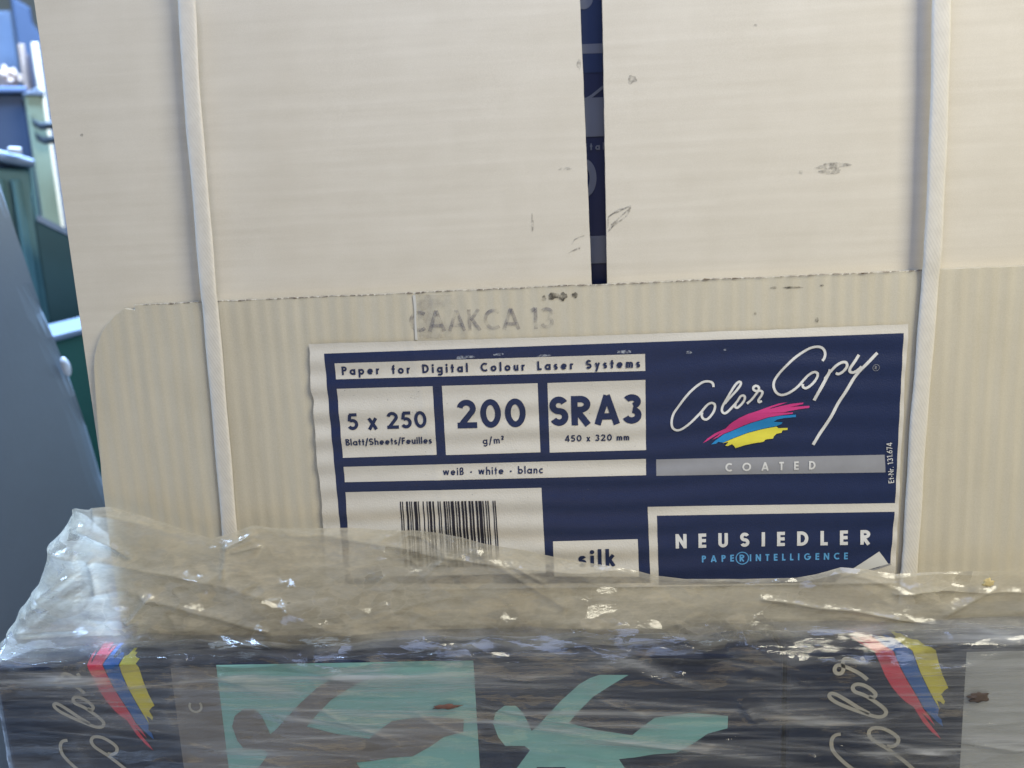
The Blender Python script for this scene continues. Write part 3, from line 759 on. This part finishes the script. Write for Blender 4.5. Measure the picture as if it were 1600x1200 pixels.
p.build('print_mark', M['reamgrey'], lambda x, z, d: Vector((x, RY - .0004 - d, z)), rm, False)

# ------------------------------------------------------------------ straps round the carton
def strap(label_, px, seed):
    """flattened woven strap: up the front, over the top, down the back, under"""
    pts = [Vector(P(x, y, -.0045)) for x, y in px]
    path = []
    zs0 = ZT + .0021
    fx = smoothline([Vector((p_.x, 0, p_.z)) for p_ in pts], 8)
    for k, v in enumerate(fx):
        off = .0044 + (.0007 if v.z > ZF else 0)
        path.append(Vector((v.x, -off, v.z)))
    xt, xb = fx[0].x, fx[-1].x
    top = [Vector((xt, -.0056, ZTOP - .004)), Vector((xt, -.003, ZTOP + .001)), Vector((xt, .004, ZTOP + .0022)), Vector((xt, .16, ZTOP + .0024)),
           Vector((xt, DEP - .004, ZTOP + .0022)), Vector((xt, DEP + .0022, ZTOP - .003)), Vector((xt, DEP + .0024, .44)), Vector((xb, DEP + .0022, ZB + .003))]
    path = [Vector((xb, -.0056, ZB + .004))][::-1] + path[::-1] + top
    V = []; F = []; n = 14
    for i, c in enumerate(path):
        d = (path[min(i + 1, len(path) - 1)] - path[max(i - 1, 0)]).normalized()
        nrm = Vector((1, 0, 0)).cross(d)
        if nrm.length < 1e-6: nrm = Vector((0, -1, 0))
        nrm.normalize(); side = Vector((1, 0, 0))
        hw = .00345 * (1 + .03 * math.sin(i * .7 + seed)); ht = .00085
        for k in range(n):
            a = 2 * math.pi * k / n; ca, sa = math.cos(a), math.sin(a)
            V.append(c + side * hw * (abs(ca) ** .75) * (1 if ca > 0 else -1) + nrm * ht * (abs(sa) ** .8) * (1 if sa > 0 else -1))
    for i in range(len(path) - 1):
        for k in range(n):
            F.append([i * n + k, i * n + (k + 1) % n, (i + 1) * n + (k + 1) % n, (i + 1) * n + k])
    F.append(list(range(n))); F.append([(len(path) - 1) * n + k for k in range(n)])
    return tag(obj('packing_strap', V, F, M['strap'], None, True), label_, 'strap', 'straps round the carton')
strap('white woven strap left of the label, leaning slightly, its foot under crumpled film', [(293, 4), (301, 150), (314, 300), (327, 460), (339, 600), (352, 750), (361, 860), (368, 950)], 1)
strap('white woven strap right of the label with a broad shadow at its left', [(1470, 4), (1467, 150), (1461, 300), (1454, 430), (1444, 560), (1434, 680), (1427, 800), (1420, 900), (1416, 960)], 2)

# ------------------------------------------------------------------ plastic film
film = thing('plastic_film', 'crumpled cloudy plastic film wrapped over the lower cartons and the white carton\'s foot', 'plastic film', (.1, .2, ZT))
EDGE = [(60, 800), (120, 799), (165, 795), (205, 805), (240, 815), (300, 832), (348, 845), (370, 838), (400, 824), (440, 829), (520, 828.5), (560, 828), (620, 832.5), (660, 832), (700, 836), (740, 843), (780, 853), (850, 864), (920, 878), (1000, 889), (1030, 894), (1060, 902), (1110, 908), (1200, 908), (1280, 906), (1310, 900), (1345, 889), (1385, 892), (1430, 900), (1500, 897), (1600, 896), (1750, 890)]
ED = [(P(x, y, -.0135).x, P(x, y, -.0135).z) for x, y in [(a, b - 1) for a, b in EDGE]]
def interp(T, x):
    if x <= T[0][0]: return T[0][1]
    for (a, b), (c, d) in zip(T, T[1:]):
        if x <= c: return b + (d - b) * (x - a) / (c - a)
    return T[-1][1]
SIL = sorted([(P(x, y, .003).z, P(x, y, .003).x) for x, y in [(119, 797), (113, 812), (100, 835), (90, 858), (81, 885), (74, 905), (58, 925), (42, 945), (30, 975), (15, 1003), (2, 1040), (-2, 1065)]])
def rid(x, y, z):
    return 1 - min(1, abs(noise.noise(Vector((x, y, z)))) * 2.2)

def sheet(name, nz, fun, mat, xr, nfront=640, ncorn=22, nside=60, rad=.014):
    """sheet that runs along the front from right to left and round the left corner to the back"""
    V = []; F = []; H = []
    ncol = nfront + ncorn + nside
    for j in range(nz + 1):
        t_ = j / nz
        for i in range(ncol + 1):
            if i <= nfront: u = ('f', i / nfront)
            elif i <= nfront + ncorn: u = ('c', (i - nfront) / ncorn)
            else: u = ('s', (i - nfront - ncorn) / nside)
            v, hz = fun(t_, u); V.append(v); H.append(hz)
    for j in range(nz):
        for i in range(ncol):
            a = j * (ncol + 1) + i; F.append([a, a + 1, a + ncol + 2, a + ncol + 1])
    me = bpy.data.meshes.new(name); me.from_pydata(V, [], F); me.materials.append(mat)
    me.polygons.foreach_set('use_smooth', [True] * len(me.polygons))
    at = me.attributes.new('haze', 'FLOAT', 'POINT'); at.data.foreach_set('value', H)
    o = bpy.data.objects.new(name, me); col.objects.link(o); o.parent = film; o.matrix_parent_inverse = film.matrix_world.inverted()
    if sum(p.normal.y for p in me.polygons) > 0: me.flip_normals()
    return o

XRF = .40
def place(u, xl, yf, rad):
    """plan position and outward direction"""
    if u[0] == 'f':
        return Vector((XRF + (xl + rad - XRF) * u[1], yf, 0)), Vector((0, -1, 0))
    if u[0] == 'c':
        a = math.radians(90 * u[1]); n_ = Vector((-math.sin(a), -math.cos(a), 0))
        return Vector((xl + rad, yf + rad, 0)) + n_ * rad, n_
    return Vector((xl, yf + rad + (.30 - yf) * u[1], 0)), Vector((-1, 0, 0))

CRE = []
for a_, b_, hh, ww in [((352, 856), (392, 838), .0022, .0011), ((362, 866), (402, 858), .0016, .0010), ((352, 852), (348, 905), .0012, .0012), ((745, 868), (880, 948), .0012, .0024), ((800, 884), (850, 915), .0010, .0010),
                       ((690, 880), (660, 905), .0008, .0009), ((1195, 938), (1480, 975), .0013, .0013), ((1300, 885), (1430, 930), .0010, .0018), ((1400, 926), (1600, 926), .0013, .0014), ((1480, 960), (1560, 920), .0012, .0016), ((1290, 995), (1345, 1016), .0012, .0009),
                       ((120, 830), (200, 868), .0022, .0013), ((140, 880), (150, 930), .0016, .0012), ((60, 940), (110, 900), .0018, .0014), ((200, 975), (235, 935), .0022, .0014), ((30, 990), (120, 985), .0018, .0016), ((225, 935), (420, 985), .0012, .0020)]:
    A_ = P(*a_, -.014); B_ = P(*b_, -.014); CRE.append((A_.x, A_.z, B_.x - A_.x, B_.z - A_.z, hh, ww))
def creases(x, z):
    d = 0
    for ax, az, dx, dz, hh, ww in CRE:
        t = ((x - ax) * dx + (z - az) * dz) / (dx * dx + dz * dz); e = max(0, -t, t - 1); t = max(0, min(1, t))
        q = ((x - ax - dx * t) ** 2 + (z - az - dz * t) ** 2) ** .5
        if q < ww * 3: d += hh * math.exp(-(q / ww) ** 1.3)
    return d
def collar(t_, u):
    # first pass for x, then the height of the edge there
    zlow = ZT + .0042
    ztop0 = interp(ED, -.18)
    zz = ztop0 + (zlow - ztop0) * t_
    s = t_ ** 1.5
    yf = -.0112 - .0035 * s
    c0, n_ = place(u, interp(SIL, zz), yf, .016)
    ze = interp(ED, c0.x) if u[0] == 'f' else max(zlow + .004, ztop0 + .0012 * math.sin(c0.y * 90) - .55 * max(0, c0.y + .009))
    zb = zlow + .0026 * noise.noise(Vector((c0.x * 17, 0, 5))) + .0012 * noise.noise(Vector((c0.x * 60, 0, 9)))
    k = min(1, t_ / .86)
    z = ze + (zb - ze) * k
    c, n_ = place(u, interp(SIL, z), yf, .016)
    if t_ > .86:                                  # the last stretch hangs over the front edge
        q = (t_ - .86) / .14
        c.y -= 0 if u[0] == 's' else .0105 * min(1, q * 1.15)
        z = zb - .0014 * q - (max(0, q - .87) * .05 if u[0] != 's' else 0)
    soft = min(1, t_ / .05)
    side = 1.0 if u[0] == 'f' and c0.x > -.19 else 1.7
    w1 = rid(c.x * 7 + c.y * 9, z * 42 + c.x * 6, 1.1); w2 = rid(c.x * 26 + c.y * 30, z * 60 - c.x * 12, 4.4); w3 = noise.noise(Vector((c.x * 8 + c.y * 9, z * 26, 8)))
    msk = max(0, noise.noise(Vector((c.x * 17, z * 30, 12.2)))) * 2
    w4 = rid(c.x * 90 + c.y * 80, z * 120, 2.7)
    d = side * (.0017 * w1 ** 2 + (.0002 + .0006 * msk) * w2 ** 3 + .0018 * w3 + .0007 * msk * w4 ** 3) * (.3 + .7 * soft)
    if u[0] != 'f' or c0.x < XL: d *= min(1, t_ / .22)
    d += creases(c.x, z) * min(1, t_ / .1)
    d = max(d, -.001)
    if t_ > .8: d *= 1 - .8 * (t_ - .8) / .2
    v = c + n_ * d; v.z = z + .0010 * noise.noise(Vector((c.x * 60, z * 60, 3))) * soft
    hz = .69 + .08 * w3 + .06 * w1 ** 3 + .10 * msk * w2 ** 4
    if u[0] != 'f' or c0.x < XL: hz *= .82
    if t_ < .015: hz += .08
    if t_ > .84:
        lf = max(0, min(1, (-.10 - c0.x) / .05)) * .35
        qq = (t_ - .84) / .16; nn = .5 + .9 * noise.noise(Vector((c0.x * 13, qq * .8, 6))) + .8 * noise.noise(Vector((c0.x * 52, qq * 5, 2)))
        hz *= max(.03, min(1, 1.05 - qq * (1 - lf) * (.9 + 2.2 * max(0, nn)))) * (1 - qq ** 4)
    return v, hz
sheet('loose_collar', 120, collar, M['film_loose'], XRF)

CRT = []
for a_, b_, hh, ww in [((1150, 1085), (1184, 1132), .0022, .0013), ((960, 1040), (1110, 1078), .0009, .0012), ((860, 1142), (1250, 1190), .0010, .0016), ((1290, 1155), (1350, 1176), .0012, .0009), ((1262, 1172), (1280, 1184), .0012, .0008), ((1240, 1052), (1270, 1070), .0016, .0010),
                       ((1370, 1166), (1500, 1180), .0010, .0014), ((1470, 1150), (1600, 1170), .0013, .0014), ((1500, 1130), (1600, 1124), .0009, .0014), ((770, 1056), (850, 1060), .0009, .0012), ((0, 1058), (170, 1066), .0016, .0012), ((230, 1185), (330, 1188), .0009, .0011), ((285, 1158), (350, 1168), .0009, .0010), ((480, 1120), (610, 1132), .0007, .0011), ((1050, 1050), (1072, 1050), .0012, .0008)]:
    A_ = P(*a_, YF); B_ = P(*b_, YF); CRT.append((A_.x, A_.z, B_.x - A_.x, B_.z - A_.z, hh, ww))
def taut(t_, u):
    ztop = ZT + .0012
    if t_ < .16:                                  # bridges the ledge in a slack curve
        k = t_ / .16; yf = -.0045 + (YF - .0014 + .0045) * (1 - (1 - k) ** 1.6); z = ZT + .0105 - .0095 * k - .0085 * k ** 3
    else:
        yf = YF - .0014; z = ZT - .0075 - (ZT - .0075 - .215) * (t_ - .16) / .84
    c, n_ = place(u, -.2305, yf, .004)
    a = c.x + c.y
    wig = .012 * noise.noise(Vector((a * 3, 1.7, 0)))
    q = z + wig + a * .035
    w1 = rid(a * 4, q * 120, 3); w2 = rid(a * 5 + .8 * noise.noise(Vector((a * 9, q * 20, 1))), q * 230, 6); w3 = rid(a * 16 + q * 24, q * 46, 9)
    mk = max(0, min(1, .5 + 1.6 * noise.noise(Vector((a * 6, q * 26, 31)))))
    e_ = math.exp(-((t_ - .11) / .07) ** 2)
    d = .00012 * w1 ** 2 + .0004 * w3 ** 6 + e_ * (.0020 * rid(a * 15, q * 40 + a * 9, 14) ** 3 + .0009 * noise.noise(Vector((a * 45, q * 60, 3))))
    for ax, az, dx, dz, hh, ww in CRT:
        t = ((c.x - ax) * dx + (z - az) * dz) / (dx * dx + dz * dz); t = max(0, min(1, t))
        e = ((c.x - ax - dx * t) ** 2 + (z - az - dz * t) ** 2) ** .5
        if e < ww * 3: d += hh * math.sin(math.pi * max(.04, min(.96, t))) * math.exp(-(e / ww) ** 1.4)
    v = c + n_ * d
    v.z = z + (d * .7 if t_ < .12 else 0)
    hz = .07 + .08 * w1 ** 4 + .12 * mk * w2 ** 5 + .12 * w3 ** 6 + .15 * noise.noise(Vector((a * 5, q * 34, 2)))
    veil = math.exp(-((t_ - .15) / .075) ** 2) * max(0, .5 + 1.3 * noise.noise(Vector((a * 9, q * 22, 17))) + .5 * noise.noise(Vector((a * 30, q * 70, 7))))
    hz += veil * (.24 + .25 * max(0, min(1, (-.12 - c.x) / .06)))
    if t_ < .16: hz += .10 * max(0, noise.noise(Vector((a * 40, q * 90 + c.y * 90, 5)))) * 2
    if c.x > .15: hz += .20 * min(1, (c.x - .15) / .04)
    return v, max(.025, hz)
tw = sheet('taut_wrap', 260, taut, M['film_taut'], XRF)
# long pale tension streaks where the film is drawn tight
import numpy as np
nv = len(tw.data.vertices); co = np.empty(nv * 3); tw.data.vertices.foreach_get('co', co); co = co.reshape(-1, 3)
hv = np.empty(nv); tw.data.attributes['haze'].data.foreach_get('value', hv)
rs = random.Random(11); ST = []
for k in range(85):
    x = rs.uniform(-.24, .28); z = rs.uniform(.235, ZT); L_ = rs.uniform(.02, .13); sl = rs.gauss(-.07, .06)
    ST.append((x, z, L_, L_ * sl, rs.uniform(.08, .34), rs.uniform(.00035, .0011)))
for a_, b_, hh, ww in [((850, 1140), (1260, 1192), .42, .0028), ((955, 1022), (1110, 1076), .30, .0020), ((690, 1045), (760, 1000), .25, .004), ((340, 1060), (480, 1080), .35, .0045), ((480, 1060), (640, 1030), .22, .006), ((0, 1062), (180, 1066), .5, .0014),
                       ((300, 1165), (520, 1182), .30, .0022), ((430, 1118), (640, 1140), .28, .0014), ((1180, 1110), (1330, 1120), .2, .005), ((1330, 1180), (1500, 1168), .3, .0022), ((1500, 1140), (1640, 1160), .4, .003), ((1350, 1110), (1390, 1200), .12, .004), ((60, 1110), (330, 1128), .16, .004)]:
    A_ = P(*a_, YF); B_ = P(*b_, YF); ST.append((A_.x, A_.z, B_.x - A_.x, B_.z - A_.z, hh, ww))
for x, z, dx, dz, hh, ww in ST:
    tt = ((co[:, 0] - x) * dx + (co[:, 2] - z) * dz) / (dx * dx + dz * dz); tc_ = np.clip(tt, 0, 1)
    e = np.hypot(co[:, 0] - x - dx * tc_, co[:, 2] - z - dz * tc_)
    hv += hh * np.exp(-(e / ww) ** 1.5) * np.clip(4 * tc_ * (1 - tc_) + .15, 0, 1)
tw.data.attributes['haze'].data.foreach_set('value', np.minimum(hv, .8))

# bits of dirt caught on the film
CH = mat_plain('brown_chip', (.075, .055, .045), .8, .4, 600, .6)
RB = mat_plain('rusty_smear', (.14, .07, .055), .8, .4, 600, .6)
YB = mat_plain('yellowed_chip', (.50, .40, .19), .6, .3, 500, .6)
def chip(name, c, Y, rx, rz, m, sd):
    q = P(c[0], c[1], Y); bm = bmesh.new(); bmesh.ops.create_icosphere(bm, subdivisions=3, radius=1)
    for v in bm.verts:
        k = 1 + .6 * fbm(v.co.x * 2.4, v.co.z * 2.4, sd); v.co = Vector((q.x + v.co.x * rx * k, Y + v.co.y * .00018, q.z + v.co.z * rz * k))
    bm.verts.index_update(); o = obj(name, [v.co.copy() for v in bm.verts], [[v.index for v in f.verts] for f in bm.faces], m, film, True); bm.free(); return o
chip('dirt_chip', (1529, 1090), YF - .0022, .0040, .0021, CH, 1.1)
chip('dirt_chip', (696, 1104), YF - .0018, .0050, .0011, RB, 2.2)
chip('dirt_chip', (1543, 911), -.0175, .0026, .0018, YB, 3.3)

# ------------------------------------------------------------------ things behind, at the left
def bpoly(pts, Y): return [(P(x, y, Y).x, P(x, y, Y).z) for x, y in pts]
GREY = mat_plain('blue_grey_paint', (.165, .195, .215), .55, .12, 14, .2)
TEALM = mat_plain('grey_green_plastic', (.085, .17, .165), .5, .2, 22, .2)
NAVYM = mat_plain('dark_blue_plastic', (.025, .038, .065), .55, .2, 14)
SLATE = mat_plain('slate_blue_cloth', (.10, .13, .18), .8, .2, 40, .4)
GREEN = mat_plain('sage_green_paint', (.23, .27, .18), .6, .15, 25)
DGREEN = mat_plain('dark_green_metal', (.018, .055, .055), .5, .25, 18)
BGREEN = mat_plain('bottle_green_plastic', (.016, .085, .060), .45, .2, 18)
PINE = mat_plain('pale_pine', (.80, .66, .44), .7, .15, 50)
TAN = mat_plain('weathered_wood', (.34, .25, .19), .8, .25, 50)
RIM = mat_plain('blue_rim_lit_edge', (.15, .18, .22), .45, .15, 40)
DARKW = mat_plain('dark_brown_wood', (.075, .065, .075), .8, .25, 50)
RIM2 = mat_plain('dull_blue_edge', (.09, .13, .22), .5, .15, 40)
NAVYB = mat_plain('navy_board_paint', (.035, .055, .095), .6, .15, 14)
WHITE = mat_plain('white_plastic', (.46, .46, .47), .4, .05, 40)
BLACK = mat_plain('dark_iron', (.02, .028, .032), .5, .2, 40)

BA = math.radians(34)                            # the things behind stand square to this bearing
BD = Vector((-math.sin(BA), math.cos(BA), 0)); BE = Vector((math.cos(BA), math.sin(BA), 0))
def loc(px, py, D):
    """(along, height) of a measured spot on the upright plane at distance D along the bearing"""
    v = C2W @ Vector((px - 800, 600 - py, -FPX)); k = D / v.dot(BD); q = CAM + v * k
    return ((q - CAM).dot(BE), q.z)
def wpt(u, z, D): 
    q = CAM + BD * D + BE * u; return Vector((q.x, q.y, z))
def slab(name, poly, D, depth, mat, parent=None, bevel=0):
    """outline (along, height) at distance D, extruded away from the viewer by depth"""
    bm = bmesh.new(); f = bm.faces.new([bm.verts.new((u, 0, z)) for u, z in poly])
    r = bmesh.ops.extrude_face_region(bm, geom=[f])
    for v in r['geom']:
        if isinstance(v, bmesh.types.BMVert): v.co.y = depth
    if bevel:
        bmesh.ops.bevel(bm, geom=[e for e in bm.edges if all(abs(v.co.y) < 1e-6 for v in e.verts)], offset=bevel, segments=3, profile=.5, affect='EDGES')
    bm.verts.index_update()
    o = obj(name, [wpt(v.co.x, v.co.z, D + v.co.y) for v in bm.verts], [[v.index for v in f.verts] for f in bm.faces], mat, parent)
    bm.free(); return o
def col_poly(px0, px1, py, D, py1=None):
    """upright block from the floor to the measured top"""
    a = loc(px0, py, D); b = loc(px1, py1 if py1 is not None else py, D)
    return [a, b, (b[0], 0), (a[0], 0)]
def base(px, D): q = wpt(loc(px, 300, D)[0], 0, D); return (q.x, q.y, 0)

# big sloping grey panel
D = .66
t = thing('grey_panel', 'large smooth blue-grey sloping panel at the left edge behind the film', 'panel', base(40, D))
pl = [loc(x, y, D) for x, y in [(-260, 150), (-60, 200), (-16, 250), (0, 288), (17, 340), (33, 388), (50, 440), (67, 488), (83, 526), (100, 568), (118, 618), (136, 670), (158, 745), (200, 860)]]
slab('panel', pl + [(pl[-1][0] + .05, 0), (pl[0][0], 0)], D, .03, GREY, t, .010)
u, z = loc(103, 573, D - .004); bm = bmesh.new(); bmesh.ops.create_uvsphere(bm, u_segments=16, v_segments=10, radius=1)
V = [wpt(u + v.co.x * .0032, z + v.co.z * .0068 - v.co.x * .0022, D - .003 + v.co.y * .004) for v in bm.verts]; bm.verts.index_update()
obj('knob', V, [[v.index for v in f.verts] for f in bm.faces], WHITE, t, True); bm.free()

# bottle green bin with pale rim
D = .74
t = thing('green_bin', 'bottle-green bin with pale blue rim low between the grey panel and carton', 'bin', base(100, D))
a, b = loc(60, 535, D), loc(220, 494, D)
slab('tub', [a, b, (b[0] - .03, 0), (a[0] + .02, 0)], D, .10, BGREEN, t, .004)
slab('rim', [loc(55, 529, D), loc(160, 503, D), loc(160, 513, D), loc(55, 541, D)], D - .008, .115, RIM, t, .002)

# dark green metal hopper; blue daylight along its edge is a painted strip
D = .90
t = thing('green_hopper', 'dark green metal hopper with its daylit upper edge painted blue behind the carton', 'hopper', base(100, D))
hp = [loc(x, y, D) for x, y in [(49, 300), (56, 343), (60, 345), (101, 364), (240, 428)]]
slab('body', hp + [(hp[-1][0], 0), (hp[0][0], 0)], D, .04, DGREEN, t, .002)
slab('lit_edge_strip', [loc(x, y, D) for x, y in [(57, 337), (62, 337), (104, 358), (180, 394), (180, 401), (102, 366), (58, 345)]], D - .004, .010, RIM, t)
slab('side_strip', [loc(x, y, D) for x, y in [(47, 262), (52, 262), (62, 336), (57, 337)]], D - .003, .010, TEALM, t)

# ribbed bin with rim
D = 1.0
t = thing('ribbed_bin', 'grey-green ribbed plastic bin with a bluish rim at the left edge', 'bin', base(10, D))
bp_ = col_poly(-110, 46, 262, D); slab('tub', bp_, D, .05, TEALM, t, .004)
zr = loc(46, 262, D)[1]; ua, ub = bp_[0][0], bp_[1][0]
for px in (-92, -66, -40, -12, 2, 27):
    u0 = loc(px - 8, 300, D)[0]; u1 = loc(px + 8, 300, D)[0]
    slab('rib', [(u0, zr - .012), (u1, zr - .012), (u1, .01), (u0, .01)], D - .012, .0115, TEALM, t, .004)
u1 = loc(44, 300, D)[0]
slab('rim', [loc(-120, 222, D), loc(0, 237, D), loc(30, 244, D), loc(54, 252, D), loc(54, 262, D), loc(30, 260, D), loc(0, 254, D), loc(-120, 240, D)], D - .02, .08, RIM, t, .004)
tag(slab('white_lid', [loc(12, 238, D), loc(14, 235, D), loc(33, 236, D), loc(34, 246, D), loc(28, 245, D), loc(12, 242, D)], D - .035, .014, WHITE, None, .002), 'small white lid lying at the ribbed bin rim, left edge of the view', 'lid')

# sage post with two iron hooks, pale slats
D = 1.08
t = thing('green_post', 'sage-green wooden post with two dark iron hooks close to carton edge', 'post', base(55, D))
pp_ = col_poly(39, 66, 149, D); slab('post', pp_, D, .03, GREEN, t, .002)
slab('cap', [(pp_[0][0] - .003, pp_[0][1] + .0003), (pp_[0][0] + .012, pp_[0][1] + .008), (pp_[1][0] + .002, pp_[0][1] + .0045), (pp_[1][0] + .002, pp_[0][1] + .0003)], D - .004, .036, RIM, t, .001)
for cx, cy in ((62, 200), (67, 222)):
    u, z = loc(cx, cy, D); V, F = [], []
    path = [(u - .006, z + .012, .003), (u - .006, z + .004, -.012), (u, z - .001, -.022), (u + .010, z, -.024), (u + .022, z + .004, -.022)]
    for (pu, pz, pd) in path:
        for k in range(8):
            an = 2 * math.pi * k / 8; V.append(wpt(pu, pz + .0042 * math.sin(an), D + pd + .0042 * math.cos(an)))
    for i in range(len(path) - 1):
        for k in range(8): F.append([i * 8 + k, i * 8 + (k + 1) % 8, (i + 1) * 8 + (k + 1) % 8, (i + 1) * 8 + k])
    F += [list(range(8)), [32 + k for k in range(8)]]
    obj('hook', V, F, BLACK, t, True)
def slat(label_, x0, x1, y, D, m):
    return tag(slab('wooden_slat', col_poly(x0, x1, y, D), D, .018, m, None, .0015), label_, 'slat', 'wooden slats behind the carton')
slat('bright pale pine slat next to the carton\'s left edge', 49, 60, 66, 1.16, PINE)
slat('weathered tan slat left of the bright pine slat, under the navy board', 28, 38, 68, 1.20, TAN)
slat('dark brown slat between the tan slat and the bright pine slat', 40, 47, 84, 1.18, DARKW)

# dark blue crate, rag, navy board and slate cabinet further back
D = 1.14
cp = col_poly(-110, 37, 146, D)
t = thing('blue_crate', 'dark blue plastic crate at the left edge above the ribbed bin', 'crate', base(10, D))
slab('body', cp, D, .05, NAVYM, t, .004)
slab('rim', [(cp[0][0], cp[0][1] + .0003), (cp[0][0], cp[0][1] + .007), (cp[1][0] + .004, cp[1][1] + .007), (cp[1][0] + .004, cp[1][1] + .0003)], D - .006, .06, RIM2, t, .002)
u, z = loc(14, 131, D)
bm = bmesh.new(); bmesh.ops.create_icosphere(bm, subdivisions=4, radius=1); bm.verts.index_update()
V = []
for v in bm.verts:
    k = 1 + .45 * fbm(v.co.x * 2, v.co.y * 2, v.co.z * 2); V.append(wpt(u + v.co.x * .014 * k, cp[1][1] + .019 + v.co.z * .012 * k, D + .022 + v.co.y * .018 * k))
tag(obj('rag', V, [[v.index for v in f.verts] for f in bm.faces], TAN, None, True), 'crumpled tan rag lying on the dark blue crate', 'rag'); bm.free()
D = 1.45
tag(slab('slate_cabinet', col_poly(-140, 17, 14, D, 16), D, .05, SLATE, None, .004), 'tall slate-blue cabinet in the upper left corner', 'cabinet')
D = 1.36
pr = [loc(x, y, D) for x, y in [(15, -12), (24, -3), (48, 11), (52, 36), (70, 60), (120, 90)]]
tag(slab('navy_board', pr + [(pr[-1][0], 0), (pr[0][0], 0)], D, .03, NAVYB, None, .004), 'dark navy board with a slanting upper edge behind the slats', 'board')
